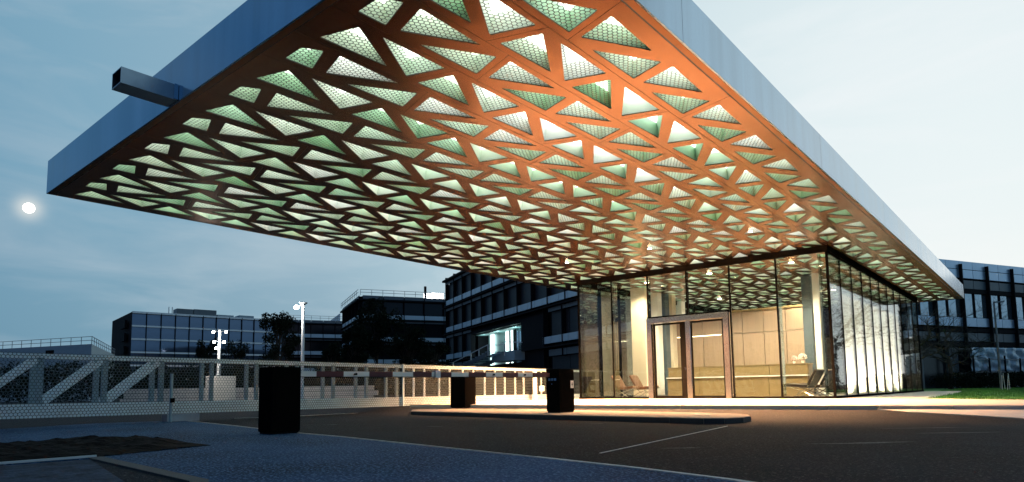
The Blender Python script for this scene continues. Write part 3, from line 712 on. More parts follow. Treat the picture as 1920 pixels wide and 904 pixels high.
dup(c1, (p.x+.75, 2.05, 0), .05, 'brown leather lounge chair nearer the doors, behind its twin')
c2 = make_chair(M['leather_k'], 'black leather lounge chair in front, by the glass corner'); c2['group'] = 'black leather lounge chairs'
c2.location = (-.95, .95, 0); c2.rotation_euler.z = math.pi-.12
dup(c2, (-.78, 1.75, 0), math.pi-.12, 'black leather lounge chair farther in, by the glass corner')
# ------------------------------------------------------------------ kiosks, barrier
def kiosk(x0, x1, y0, y1, z, h, label):
    t = thing('barrier_cabinet', label, 'cabinet', ((x0+x1)/2, (y0+y1)/2, z)); w, d = (x1-x0)/2, (y1-y0)/2
    b = MB(); b.box((-w, -d, .03), (w, d, h)); bevel(b.build('housing', M['black'], t), .012, 2)
    b = MB(); b.box((-w+.02, -d+.02, 0), (w-.02, d-.02, .03)); b.build('foot', M['blackmat'], t)
    b = MB(); b.box((-w-.004, -d-.004, h-.09), (w+.004, d+.004, h-.085)); b.build('lid_joint', M['black'], t)
    b = MB(); b.box((w, -d+.05, .12), (w+.005, d-.05, h-.14)); b.build('service_door', M['black'], t)
    return t, w, d
k1, w, d = kiosk(-3.38, -3.03, -9.60, -9.05, -.1, .93, 'black barrier cabinet with a white sticker at the right end of the striped arm')
b = MB(); b.box((w+.006, .13, .52), (w+.009, .24, .68)); s1 = b.build('sticker', M['sticker'], k1)
b = MB(); b.bar((w+.011, .185, .55), (w+.011, .185, .65), .003, .012); b.bar((w+.011, .165, .60), (w+.011, .205, .60), .003, .03); b.build('arrow_mark', M['black'], s1)
b = MB()
for q in range(3): b.box((-.11+q*.075, -d-.004, .68), (-.055+q*.075, -d-.001, .73))
b.box((-.03, -d-.004, .60), (-.01, -d-.001, .62)); b.build('blue_lettering', M['blue_print'], k1)
k2, w2, d2 = kiosk(-8.10, -7.52, -7.86, -7.42, -.1, .88, 'small black cabinet farther back on the traffic island behind the arm')
k3, w3, d3 = kiosk(-4.12, -3.72, -15.72, -15.26, -.19, .985, 'large black cabinet on the blue pavement carrying the left end of the arm')
arm = thing('barrier', 'lowered barrier arm with white and dark red stripes between the two black cabinets', 'barrier')
pa = Vector((-3.22, -9.62, 0)); pb = Vector((-3.90, -15.27, 0)); za = aty(1028, 703, -9.62).z; zb = aty(549, 701, -15.24).z
pa.z = .62; pb.z = .66
xs_a = [(548, 592, 'w'), (592, 643, 'r'), (643, 691, 'w'), (691, 735, 'r'), (735, 773, 'w'), (773, 808, 'r'), (808, 823, 'w'), (823, 845, 'r'), (845, 877, 'w'), (877, 910, 'r'), (910, 941, 'w'), (941, 970, 'r'), (970, 997, 'w'), (997, 1029, 'r')]
ud = Vector((pb.x-pa.x, pb.y-pa.y, 0)).normalized()
zA = onpl(1020, 703, Vector((pa.x, pa.y, 0)), ud).z; zB = onpl(560, 701, Vector((pa.x, pa.y, 0)), ud).z
LA = (pb-pa).xy.length
def armpt(px):
    p = onpl(px, 702, Vector((pa.x, pa.y, 0)), ud); s = (p-pa).xy.dot(ud.xy); s = max(0, min(LA, s)); t = s/LA
    return Vector((pa.x+ud.x*s, pa.y+ud.y*s, zA+(zB-zA)*t))
for x0, x1, c in xs_a:
    b = MB(); b.bar(armpt(x0), armpt(x1), .05, .082); o = b.build('arm_stripe', M['arm_w'] if c == 'w' else M['arm_r'], arm)
    if c == 'w' and x0 in (643, 910, 970):
        p = armpt((x0+x1)/2)+Vector((.027, 0, 0)); b = MB(); b.add([p+Vector((0, -.07, -.02)), p+Vector((0, .06, -.02)), p+Vector((0, .0, .02)), p+Vector((0, -.05, .01))], [(0, 1, 2, 3)]); b.build('logo', M['blackmat'], o)
p = armpt(818); b = MB(); b.box(p-Vector((.05, .06, .06)), p+Vector((.05, .06, .07))); b.build('arm_coupling', M['steel_dark'], arm)
b = MB(); b.bar(armpt(548)-Vector((0, 0, .048)), armpt(1029)-Vector((0, 0, .048)), .035, .012); b.build('rubber_edge', M['blackmat'], arm)
# ------------------------------------------------------------------ sliding gate (X = -10)
gate = thing('sliding_gate', 'long pale steel sliding gate clad in hexagon perforated sheet', 'gate', (-10, -8, 0))
GX = -10.0
def gp(name, b, m, par=None): o = b.build(name, m, par or gate); o.location = (10, 8, 0); return o
ZB, ZT = -.03, 1.225
def tilt(y): return .03*(y+8)/-9.0*1.2   # the site falls slightly towards the gatehouse
def zt_(z, y): return z+.018-.0045*(y+17)
for y0, y1 in ((-21.5, -8.06), (-8.02, 1.44)):
    vs, fs = hexsheet([(y0, ZB), (y1, ZB), (y1, ZT), (y0, ZT)], .066, .032)
    b = MB(); b.add([(GX+.045, y, zt_(z, y)) for y, z in vs], fs); gp('perforated_sheet', b, M['galv_sheet'])
    for z, h in ((ZB+.14, .26), (ZT-.05, .075)):
        b = MB(); b.bar((GX, y0, zt_(z, y0)), (GX, y1, zt_(z, y1)), .07, h); gp('rail', b, M['galv'])
        b = MB(); b.bar((GX-.5, y0, zt_(z, y0)), (GX-.5, y1, zt_(z, y1)), .07, h); gp('rail', b, M['galv'])
yv = [-17.03+1.1*k for k in range(-3, 17)]
for k, y in enumerate(yv):
    for dx in (0, -.5):
        b = MB(); b.bar((GX+dx, y, zt_(.24, y)), (GX+dx, y, zt_(1.14, y)), .07 if y < -8 else .05, .10 if y < -14 else (.08 if y < -8 else .05)); gp('post', b, M['galv_dark'] if y < -8 else M['galv'])
        if y < -14.5:
            b = MB(); b.bar((GX+dx, y+.08-1.1, zt_(.27, y)), (GX+dx, y-.05, zt_(1.10, y)), .07, .095); gp('diagonal_brace', b, M['galv'])
vs, fs = hexsheet([(0, ZB), (.5, ZB), (.5, ZT), (0, ZT)], .066, .032)
b = MB(); b.add([(GX+.04-x, 1.46, z-.06) for x, z in vs], fs); gp('perforated_sheet', b, M['galv_sheet'])
b = MB(); b.bar((GX+.08, -8.04, -.02), (GX+.08, -8.04, 1.2), .05, .05); gp('joint_post', b, M['galv'])
for y in (-20, -14.3, -6, 0):
    b = MB(); b.box((GX-.35, y-.35, -.2), (GX-.05, y+.35, ZB+.0)); gp('roller_block', b, M['steel_dark'])
gp_ = thing('gate_guide_post', 'slim grey post with a small black sensor standing before the left half of the gate', 'post', (atx(321, 740, -9.75).x, atx(321, 740, -9.75).y, -.19))
b = MB(); b.tube([(0, 0, 0), (0, 0, 1.05)], .033, 12); b.build('tube', M['galv_dark'], gp_)
b = MB(); b.box((.03, -.03, .42), (.08, .05, .52)); b.build('sensor', M['black'], gp_)
cp_ = thing('gate_catch_post', 'orange lit steel catch post of the gate beside the right black cabinet', 'post', (-9.6, atx(1003, 720, -9.6).y, -.1))
b = MB(); b.box((-.05, -.06, 0), (.05, .06, 1.2)); b.build('post', M['galv'], cp_)
b = MB(); b.box((-.3, -.5, 0), (.2, .1, .07)); b.build('base_plate', M['black'], cp_)
b = MB(); b.box((.0, .25, .42), (.05, .50, .62)); b.build('lock_box', M['galv'], cp_)
# ------------------------------------------------------------------ buildings behind
UA = -hd(440, 736); UB = hd(3748, 690)
def facing(P, u):
    n = Vector((-u.y, u.x, 0)); return n if (CAM-P).dot(n) > 0 else -n
def pane_row(bld, P, u, n, L, bay, z0, z1, name, m, d=.0, gap=.05, th=.08, s0=0, skip=None, O=None):
    nb_ = max(1, round(L/bay)); bw = L/nb_
    mb = MB(); mb.obox(Vector((0, 0, 0)), u, n, bw-gap, th, z1-z0); me = mb.mesh(name, m)
    for k in range(nb_):
        s = s0+k*bw+gap/2
        if skip and skip(s+bw/2, z0): continue
        q = P+u*s+n*d+Vector((0, 0, z0)); put(name, me, bld, q-O)
def bldg(name, label, P, u, faces_, core, floors, rail_z=None):
    """faces_: list of (P0,u,L,bay,rows,opts)"""
    O = Vector((P.x, P.y, 0)); t = thing(name, label, 'building', O)
    cpoly, cz = core
    b = MB(); b.prism([(x-O.x, y-O.y) for x, y in cpoly], -.2, cz); b.build('core_wall', M['b_dark'], t)
    for (P0, uu, L, bay, rows, opt) in faces_:
        P0 = Vector((P0.x, P0.y, 0)); n = facing(P0, uu)
        for (z0, z1, kind) in rows:
            if kind == 'win': pane_row(t, P0, uu, n, L, bay, z0, z1, 'window_pane', opt.get('wm', M['b_glass']), opt.get('wd', .05), .08, skip=opt.get('skip'), O=O)
            if kind == 'span': pane_row(t, P0, uu, n, L, bay/2 if opt.get('half') else bay, z0, z1, 'spandrel_panel', opt.get('sm', M['b_span']), .42, .05, skip=opt.get('skip'), O=O)
            if kind == 'dull': pane_row(t, P0, uu, n, L, bay, z0, z1, 'shade_panel', M['b_span2'], .40, .06, skip=opt.get('skip'), O=O)
            if kind == 'slab':
                b = MB(); b.obox(P0-O+Vector((0, 0, z0))-uu*.4, uu, n, L+.8, opt.get('sd', .9), z1-z0); b.build('floor_slab', M['b_dark'], t)
        zt0, zt1 = opt['mul']
        nb_ = max(1, round(L/bay)); bw = L/nb_
        mb = MB(); mb.obox(Vector((0, 0, 0)), uu, n, opt.get('mw', .11), opt.get('md', .5), zt1-zt0); me = mb.mesh('vertical_fin', M['b_dark'])
        for k in range(nb_+1):
            if opt.get('skip') and opt['skip'](k*bw, zt0+.1): 
                continue
            put('vertical_fin', me, t, P0+uu*(k*bw-.08)+n*.06+Vector((0, 0, zt0))-O)
        if opt.get('rail'):
            zr = opt['rail']; b = MB(); off = n*.7
            for h_ in (.45, .9): b.bar(P0-O+off+Vector((0, 0, zr+h_))-uu*.4, P0-O+off+uu*(L+.4)+Vector((0, 0, zr+h_)), .06, .06)
            kk = -.4
            while kk < L+.4: b.bar(P0-O+off+uu*kk+Vector((0, 0, zr)), P0-O+off+uu*kk+Vector((0, 0, zr+.9)), .05, .05); kk += 1.8
            b.build('roof_railing', M['rail'], t)
    return t, O
def poly4(P, u, L, n, D): 
    a = P-n*.3; return [(a.x, a.y), ((a+u*L).x, (a+u*L).y), ((a+u*L-n*D).x, (a+u*L-n*D).y), ((a-n*D).x, (a-n*D).y)]
# long office block on the right-centre
PR = Vector((-56.67, 39.432, 0)); LR = 44; nR = facing(PR, UA)
rows = []
for k in range(4):
    z = 4.45+3.62*k
    if k < 3: rows += [(z, z+.62, 'span'), (z+.64, z+2.82, 'win'), (z+2.84, z+3.18, 'dull'), (z-.42, z-.30, 'slab')]
rows += [(3.3, 3.86, 'dull'), (.8, 3.25, 'win'), (14.85, 15.1, 'slab')]
ent = lambda s, z: (10.2 < s < 29.6 and z < 7.5)
t, O = bldg('long_office_block', 'dark office block with pale bands and a lit cyan stair entrance behind the canopy', PR, UA, [(PR, UA, LR, 3.26, rows, dict(mul=(7.6, 15.5), skip=ent, wm=M['b_louv'], half=True)), (PR, UA, 10.1, 3.26, [], dict(mul=(3.2, 7.6))), (PR+UA*29.6, UA, LR-29.6, 3.26, [], dict(mul=(3.2, 7.6))),
    (PR-nR*14, nR, 14, 3.5, [r for r in rows if r[2] != 'slab'], dict(mul=(1, 15)))], (poly4(PR+UA*0, UA, 10.2, nR, 16), 15.0), None)
b = MB(); b.prism([(x-O.x, y-O.y) for x, y in poly4(PR+UA*10.2, UA, 14.3, nR+Vector((0, 0, 0)), 16)], 6.95, 15.0); b.build('core_wall', M['b_dark'], t)
b = MB(); b.prism([(x-O.x, y-O.y) for x, y in poly4(PR+UA*24.5, UA, LR-24.5, nR, 16)], -.2, 15.0); b.build('core_wall', M['b_dark'], t)
b = MB(); b.obox(PR-O+UA*24.5, UA, nR, 5.0, .5, 7.3); b.build('solid_bay', M['b_dark'], t)
b = MB(); b.obox(PR-O+UA*10.0+Vector((0, 0, 6.95)), UA, nR, 14.6, .5, .35); b.build('entrance_beam', M['b_dark'], t)
# recess
DR = 1.6
for nm, args in (('recess_back_wall', (PR-O+UA*10.2-nR*DR+Vector((0, 0, 3.0)), UA, -nR, 14.3, .2, 3.95)), ('recess_ceiling', (PR-O+UA*10.2-nR*DR+Vector((0, 0, 6.80)), UA, nR, 14.3, DR, .12)), ('recess_floor', (PR-O+UA*10.2-nR*DR+Vector((0, 0, -.2)), UA, nR, 14.3, DR, 3.3))):
    b = MB(); b.obox(*args); b.build(nm, M['cyan_wall'] if nm != 'recess_floor' else M['b_dark'], t)
def srec(px, d): p = onpl(px, 650, PR-nR*d, UA); return (p-(PR-nR*d)).dot(UA)
for px, w_, mm_ in ((921, 1.1, 'cyan'), (950, .8, 'cyan'), (956.5, .25, 'b_dark'), (960, .5, 'cyan'), (964, .8, 'b_dark'), (971, .5, 'b_glass_blue'), (976, 1.0, 'b_glass_blue')):
    b = MB(); b.obox(PR-O+UA*srec(px, 1.4)-nR*1.4+Vector((0, 0, 3.12)), UA, nR, w_, .12, 3.66); b.build('light_panel' if mm_ == 'cyan' else 'glazing_strip', M[mm_], t)
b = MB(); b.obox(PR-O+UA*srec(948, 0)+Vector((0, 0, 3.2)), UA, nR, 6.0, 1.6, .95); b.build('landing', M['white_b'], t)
for px_, e_ in ((905, 22), (932, 40), (965, 50)):
    lamp('entrance_lamp', 'POINT', PR-O+UA*srec(px_, .3)-nR*.3+Vector((0, 0, 6.4)), e_, (.55, 1, .98), t, shadow_soft_size=.2)
# stair of the entrance: separate steel flight
ps = PR+nR*1.2; A_ = onpl(950, 661, ps, UA); B_ = onpl(893, 688, ps, UA)
st_ = thing('entrance_stair', 'straight outdoor stair with handrails rising to the cyan lit entrance', 'stair', (B_.x, B_.y, 0)); SO = Vector((B_.x, B_.y, 0))
for k in range(10):
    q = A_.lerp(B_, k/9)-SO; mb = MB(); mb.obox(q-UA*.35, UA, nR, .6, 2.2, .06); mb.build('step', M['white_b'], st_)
b = MB(); b.bar(A_-SO-Vector((0, 0, .25)), B_-SO-Vector((0, 0, .25)), .1, .45); b.bar(A_-SO+nR*2.2-Vector((0, 0, .25)), B_-SO+nR*2.2-Vector((0, 0, .25)), .1, .45); b.build('stringer', M['b_span2'], st_)
b = MB()
path = [onpl(*q, ps+nR*2.2, UA)-SO for q in ((832, 680), (849, 680), (914, 647), (947, 647))]
for a_, c_ in zip(path, path[1:]): b.bar(a_, c_, .07, .07)
path2 = [onpl(*q, ps, UA)-SO for q in ((938, 646), (948, 641), (979, 642))]
for a_, c_ in zip(path2, path2[1:]): b.bar(a_, c_, .07, .07)
for q in ((850, 680), (883, 663), (898, 656), (915, 648), (946, 647)):
    p_ = onpl(*q, ps+nR*2.2, UA)-SO; b.bar(p_, p_-Vector((0, 0, 1.0)), .07, .07)
b.build('handrail', M['pole'], st_)
b = MB(); b.bar(B_-SO+nR*1.1, Vector((B_.x, B_.y, -.2))-SO+nR*1.1, .6, .6); b.build('stair_foot', M['b_dark'], st_)
# corner block in the middle
PM = Vector((-79.216, 41.855, 0)); nM_ = facing(PM, UB); nM2 = facing(PM-UA*17, UA)
rowsM = [(14.9, 15.15, 'slab'), (15.15, 15.75, 'dull')]
for k in range(4):
    z = 12.0-3.62*k
    rowsM += [(z, z+.68, 'span'), (z-.28, z-.16, 'slab'), (z-.62, z-.30, 'dull'), (z+.72, z+2.9, 'win')]
rowsM = [r for r in rowsM if r[0] > .3]
t, O = bldg('corner_office_block', 'black office block with roof railing and a floodlit roof, behind the big dark trees', PM, UB, [(PM, UB, 34, 3.4, rowsM, dict(mul=(.5, 15.6), rail=15.75)), (PM-UA*17.1, UA, 17.1, 3.4, rowsM, dict(mul=(.5, 15.6), rail=15.75))],
    ([((PM+UB*.3+UA*-.3).x, (PM+UB*.3+UA*-.3).y), ((PM+UB*34+UA*-.3).x, (PM+UB*34+UA*-.3).y), ((PM+UB*34-UA*17).x, (PM+UB*34-UA*17).y), ((PM-UA*17+UB*.3).x, (PM-UA*17+UB*.3).y)], 15.5), None)
for (px, w_, h_) in ((802, 1.1, 1.3), (816, 2.0, 1.4)):
    p_ = onpl(px, 552, PM, UB); b = MB(); b.obox(Vector((p_.x, p_.y, 15.6))-O-UA*2, UB, -nM_, w_, .5, h_)
    tag(b.build('roof_floodlight', M['flood'], t), 'glaring white roof floodlight')
p_ = onpl(802, 545, PM, UB); b = MB(); b.tube([Vector((p_.x, p_.y, 15.5))-O-UA*1.5, Vector((p_.x, p_.y, 18.0))-O-UA*1.5], .22, 10); b.build('chimney', M['b_dark'], t)
# lower wing left of it
P2 = Vector((-111.161, 62.229, 0)); n2 = facing(P2, UB)
rows2 = [(14.7, 14.9, 'slab'), (14.95, 15.55, 'dull')]
for k in range(4):
    z = 11.85-3.62*k; rows2 += [(z, z+.75, 'span'), (z-.3, z-.15, 'slab'), (z-.6, z-.32, 'dull'), (z+.78, z+2.7, 'win')]
t, O = bldg('rear_office_wing', 'dark office wing with two pale blue bands behind the tall street lamp', P2, UB, [(P2-UB*13, UB, 15, 2.5, [r for r in rows2 if r[0] > .3], dict(mul=(.5, 15), rail=15.55))], (poly4(P2-UB*13, UB, 40, n2, 14), 15.3), None)
b = MB(); q = onpl(640, 600, P2, UB)-O; q.z = 15.5; 
q2 = onpl(618, 600, P2, UB)-O; q2.z = 15.5
b.add([q2-n2*1.5, q-n2*1.5, q-n2*1.5+Vector((0, 0, 2.0)), q2-n2*4, q-n2*4, q-n2*4+Vector((0, 0, 2.0))], [(0, 1, 2), (3, 5, 4), (0, 2, 5, 3), (1, 4, 5, 2), (0, 3, 4, 1)]); b.build('stair_tower_roof', M['b_span'], t)
# far left office block
PL = Vector((-170.1, 39.41, 0)); UL = Vector((.155, .988, 0)).normalized(); nL = facing(PL, UL)
rowsL = [(20.7, 21.2, 'span')]
for k in range(6):
    z = 17.3-3.3*k; rowsL += [(z, z+.42, 'span'), (z+.46, z+3.24, 'win')]
t, O = bldg('blue_glass_office', 'three storey office with blue glass rows and rooftop boxes behind the lamp cluster', PL, UL, [(PL, UL, 50, 3.33, [r for r in rowsL if r[0] > 1], dict(mul=(.5, 21), wm=M['b_glass_l'], md=.5, mw=.14, sm=M['b_span_w']))], (poly4(PL-UL*0, UL, 51, nL, 26), 21.0), None)
for k, (a_, c_, h0) in enumerate(((11.0, 15.0, 2.0), (15.2, 20.9, 2.1), (21.2, 25.5, 1.0), (27, 31, 1.2))):
    b = MB(); b.obox(PL-O+UL*a_-nL*3+Vector((0, 0, 21)), UL, -nL, c_-a_, 4, h0); b.build('rooftop_box', M['b_span2'] if k < 2 else M['white_b'], t)
for s_ in (8.6, 9.4):
    b = MB(); b.tube([PL-O+UL*s_-nL*1+Vector((0, 0, 21)), PL-O+UL*s_-nL*1+Vector((0, 0, 23))], .12, 6); b.build('chimney', M['pole'], t)
vL = -(nL*1.0)
for z in (18.0, 14.7, 11.4, 8.1):
    b = MB(); b.obox(PL-O-UL*.9-nL*3+Vector((0, 0, z-.8)), UL, -nL, .6, 6, 2.0); b.build('side_balcony', M['b_dark'], t)
# right hand office
PQ = Vector((-.26, 38.85, 0)); s0 = 0
PQ0 = PQ-UB*10; nQ = facing(PQ0, UB)
rowsQ = [(9.02, 9.66, 'cap'), (8.35, 8.98, 'cap')]
rQ = [(8.36, 9.00, 'span'), (9.05, 9.66, 'span'), (7.56, 8.2, 'dull'), (7.2, 7.5, 'slab'), (5.34, 7.18, 'win'), (4.64, 5.30, 'span'), (4.2, 4.5, 'slab'), (3.5, 4.15, 'dull'), (3.1, 3.45, 'slab')]
t, O = bldg('glass_front_office', 'blue two storey office with a mirror glass window row at the right edge', PQ0, UB, [(PQ0+UB*(.04), UB, 22.4, 3.2, [(a, c, k) for a, c, k in rQ if k in ('slab',)], dict(mul=(3.15, 9.40), sd=.55, md=.66)), (PQ0+UB*.04, UB, 22.4, 1.6, [(a, c, k) for a, c, k in rQ if k != 'slab'], dict(mul=(5.3, 7.2), md=.42, wd=.32, wm=M['b_glass_blue'], sm=M['b_span_q']))], (poly4(PQ0, UB, 22.5, nQ, 14), 9.4), None)
for k in range(6):
    b = MB(); b.obox(PQ0-O+UB*(4*k)+nQ*.0, UB, nQ, 1.0, .3, 3.1); b.build('ground_pier', M['b_span2'], t)
    b = MB(); b.obox(PQ0-O+UB*(4*k+1.05)+nQ*-.05, UB, nQ, 2.9, .08, 3.0); b.build('ground_window', M['b_glass'], t)
# sheeting hung on the ground floor
b = MB(); n_ = 60; m_ = 14; base = PQ0+nQ*1.1
for j in range(m_+1):
    for i in range(n_+1):
        s = 9.2+i*(9.5/n_); z = 1.2+(3.0-1.2)*j/m_
        if s > 14.2: z = z-.25*math.sin((s-14.2)/2.2*math.pi % math.pi)*(1-j/m_)
        fold = .10*math.sin(s*5+z*2)+.07*math.sin(s*11-z*3.4)+.05*math.sin((s*3+z*9))
        b.v.append(tuple(base+UB*s+nQ*fold+Vector((0, 0, z))))
for j in range(m_):
    for i in range(n_): b.f.append((j*(n_+1)+i, j*(n_+1)+i+1, (j+1)*(n_+1)+i+1, (j+1)*(n_+1)+i)); b.m.append(0)
o = b.build('plastic_sheeting', M['tarp'], smooth=True); tag(o, 'crumpled silvery plastic sheeting hung across the ground floor at the right edge', 'sheeting')
sm = o.modifiers.new('th', 'SOLIDIFY'); sm.thickness = .01
fn = thing('site_fence', 'low dark post fence carrying the plastic sheeting', 'fence', tuple(base))
for k in range(6):
    b = MB(); q = UB*(9.0+k*1.9)+nQ*.25; b.bar(q, q+Vector((0, 0, 2.4 if k % 2 == 0 else 2.2)), .12, .12); b.build('post', M['b_dark'], fn)
for z in (1.15, 2.1):
    b = MB(); b.bar(UB*9+nQ*.25+Vector((0, 0, z)), UB*18.6+nQ*.25+Vector((0, 0, z)), .06, .06); b.build('rail', M['rail'], fn)
# hedge in front
def leafcloud(b, c, r, n, s, rr, flat=1.0, shell=.35):
    for _ in range(n):
        while True:
            q = Vector((rr.uniform(-1, 1), rr.uniform(-1, 1), rr.uniform(-1, 1)))
            if shell < q.length < 1: break
        p = c+Vector((q.x*r[0], q.y*r[1], q.z*r[2])); a = Vector((rr.gauss(0, 1), rr.gauss(0, 1), rr.gauss(0, 1))).normalized(); d_ = a.cross(Vector((rr.gauss(0, 1), rr.gauss(0, 1), rr.gauss(0, 1)))).normalized()
        k = s*rr.uniform(.6, 1.3); b.add([p-a*k, p+d_*k*.45, p+a*k, p-d_*k*.45], [(0, 1, 2, 3)])
def hedge(P, u, L, h, dpt, label, s=.09, n=2600):
    rr = random.Random(int(P.x*10)); t = thing('hedge', label, 'hedge', (P.x, P.y, 0)); b = MB(); k = 0
    while k < L:
        leafcloud(b, u*k+Vector((0, 0, h*.5)), (.9, dpt, h*.55*rr.uniform(.85, 1.12)), int(n*1.1/L), s, rr, shell=.1); k += 1.0
    b.build('foliage', M['leaf'], t)
hedge(PQ0+nQ*4.0+UB*1.5, UB, 22, 1.1, .6, 'low dark hedge below the mirror glass office', n=9000)
def tree(P, h, crown, label, n, ls, group=None, seed=1, trunk=.16):
    rr = random.Random(seed); t = thing('tree', label, 'tree', (P.x, P.y, -.2), group)
    b = MB(); bl = MB(); b.tube([(0, 0, 0), (rr.uniform(-.1, .1), rr.uniform(-.1, .1), h*.45), (rr.uniform(-.2, .2), 0, h*.85)], [trunk, trunk*.7, trunk*.15], 8)
    rx, rz, cz = crown
    for _ in range(34):
        a = rr.random()*6.28; e = rr.uniform(-.9, 1.25); R_ = rr.uniform(.45, 1.0)
        tip = Vector((math.cos(a)*math.cos(e)*rx*R_, math.sin(a)*math.cos(e)*rx*R_, cz+math.sin(e)*rz*R_))
        s0_ = Vector((0, 0, rr.uniform(h*.25, h*.6))); b.tube([s0_, s0_.lerp(tip, .5)+Vector((0, 0, .15*rx)), tip], [trunk*.35, trunk*.2, .015], 5, cap=False)
        q = rr.uniform(.20, .38)
        leafcloud(bl, tip, (rx*q, rx*q, rz*q*rr.uniform(.6, 1)), n//34, ls, rr, shell=.0)
    b.build('trunk', M['bark'], t); bl.build('crown', M['leaf'], t)
def treepx(px, ybot_top, D, wpx, **k):
    P = dep(px, 735, D); top = dep(px, ybot_top, D).z; w = wpx*D/FPX/2; h = top+.2
    tree(P, h, (w, h*.38, h*.60), seed=px, **k)
treepx(519, 578, 62, 82, label='dark leafy tree left of the tall street lamp', n=5200, ls=.13)
treepx(706, 552, 78, 90, label='tall dark tree in front of the corner block', n=8000, ls=.17, group=None)
treepx(668, 598, 74, 60, label='shorter dark tree left of the tall one before the corner block', n=4500, ls=.16)
treepx(765, 608, 76, 90, label='broad dark tree right of the tall one before the corner block', n=6000, ls=.16)
treepx(620, 640, 72, 60, label='low dark tree at the foot of the rear wing', n=3000, ls=.15)
treepx(815, 640, 72, 70, label='low dark tree near the foot of the outdoor stair', n=3200, ls=.15)
treepx(388, 628, 70, 44, label='small dark tree left behind the lamp cluster', n=2400, ls=.13)
treepx(440, 632, 72, 64, label='small dark tree right behind the lamp cluster', n=3000, ls=.13)
for (pa_, pb_, D, h, lb) in ((560, 860, 66, 2.6, 'long dark hedge at the foot of the office blocks'),):
    A0 = dep(pa_, 735, D); B0 = dep(pb_, 735, D); u_ = Vector((B0.x-A0.x, B0.y-A0.y, 0)); hedge(Vector((A0.x, A0.y, 0)), u_.normalized(), u_.length, h, .9, lb, s=.16, n=9000)
for (pa_, pb_, D, h, lb) in ((-140, 250, 52, 3.0, 'tall dark hedge behind the left part of the gate, before the low pale building'), (262, 560, 54, 2.7, 'dark hedge behind the lit low wall at the lamp cluster')):
    A0 = dep(pa_, 735, D); B0 = dep(pb_, 735, D); u_ = Vector((B0.x-A0.x, B0.y-A0.y, 0)); hedge(Vector((A0.x, A0.y, 0)), u_.normalized(), u_.length, h, .8, lb, s=.15, n=9000)
# bare trees; those behind the gatehouse are added for branches mirrored in office windows
def bare(P, h, label, seed):
    rr = random.Random(seed); t = thing('bare_tree', label, 'tree', (P.x, P.y, -.1)); b = MB(); bb = MB()
    b.tube([(0, 0, 0), (.1, 0, h*.3), (0, .1, h*.45)], [.16, .12, .10], 8)
    def br(p, d_, l, r, k):
        if k == 0 or l < .12: return
        q = p+d_*l; m_ = p.lerp(q, .5)+Vector((rr.gauss(0, .05), rr.gauss(0, .05), rr.gauss(0, .05)))*l
        (bb if k < 5 else b).tube([p, m_, q], [r, r*.85, r*.65], 4 if k < 4 else 6, cap=False)
        for _ in range(3 if k > 3 else 2):
            e = (d_+Vector((rr.gauss(0, .55), rr.gauss(0, .55), rr.gauss(.05, .40)))).normalized(); br(q, e, l*rr.uniform(.62, .85), r*.62, k-1)
    for a in range(6):
        an = a*1.05+rr.random()*.5; br(Vector((0, .1, h*(.32+.025*a))), Vector((math.cos(an), math.sin(an), .45)).normalized(), h*.20, .06, 6)
    b.build('trunk', M['bark'], t); bb.build('branches', M['bark'], t)
pt_ = dep(1722, 700, 37); bare(Vector((pt_.x, pt_.y, 0)), 5.6, 'bare tree added behind the right end of the gatehouse for branches mirrored in the office glass', 5)
pt_ = dep(1780, 700, 42); bare(Vector((pt_.x, pt_.y, 0)), 4.8, 'bare tree added before the mirror glass office for branches mirrored in its windows', 9)
for (x_, y_, h_, sd_, lb) in ((8.6, 37, 9.5, 3, 'bare tree right of the picture, mirrored in the side glass, nearer one'), (11.5, 44, 11, 4, 'bare tree right of the picture, mirrored in the side glass, farther one')):
    bare(Vector((x_, y_, 0)), h_, lb, sd_)
# street lamp right
p_ = dep(1876, 712, 36); g_ = thing('slim_street_lamp', 'slim grey street lamp on the lawn at the right edge', 'street lamp', (p_.x, p_.y, 0))
hz = dep(1865, 565, 36).z
b = MB(); b.tube([(0, 0, 0), (0, 0, hz)], [.07, .045], 10); b.build('pole', M['rail'], g_)
b = MB(); hd_ = hd(1900, 560); b.bar((0, 0, hz), RI*.55+Vector((0, 0, hz+.03)), .14, .07); b.build('lamp_head', M['rail'], g_)
sk_ = thing('marker_sticks', 'bundle of thin pale marker sticks leaning in the ground near the slim lamp', 'sticks', tuple(dep(1886, 724, 33)))
sk_.location.z = 0
for k, (dx, lean) in enumerate(((-.2, .05), (-.05, -.04), (.08, .08), (.2, -.02))):
    b = MB(); b.bar(RI.normalized()*dx, RI.normalized()*(dx+lean)+Vector((0, 0, .75+.1*(k % 2))), .025); b.build('stick', M['pole'], sk_)
# far left low building with railing
A0 = dep(172, 645, 68); uf = hd(-2250, 760); ub2 = hd(366, 739); zA0 = A0.z
lw = thing('low_white_building', 'low pale building with a roof railing at the left edge', 'building', (A0.x, A0.y, 0)); O = Vector((A0.x, A0.y, 0))
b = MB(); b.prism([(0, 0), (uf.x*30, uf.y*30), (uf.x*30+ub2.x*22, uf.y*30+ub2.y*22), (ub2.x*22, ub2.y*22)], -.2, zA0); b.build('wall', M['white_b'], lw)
b = MB(); b.obox(uf*5.8+Vector((0, 0, zA0-1.2)), uf, facing(O, uf), 1.3, .04, .75); b.build('vent_opening', M['blackmat'], lw)
b = MB()
for h_ in (.4, .8): b.bar(Vector((0, 0, zA0+h_)), uf*30+Vector((0, 0, zA0+h_)), .05); b.bar(Vector((0, 0, zA0+h_)), ub2*22+Vector((0, 0, zA0+h_)), .05)
k = 0
while k < 30: b.bar(uf*k+Vector((0, 0, zA0)), uf*k+Vector((0, 0, zA0+.8)), .05); k += 1.6
k = 0
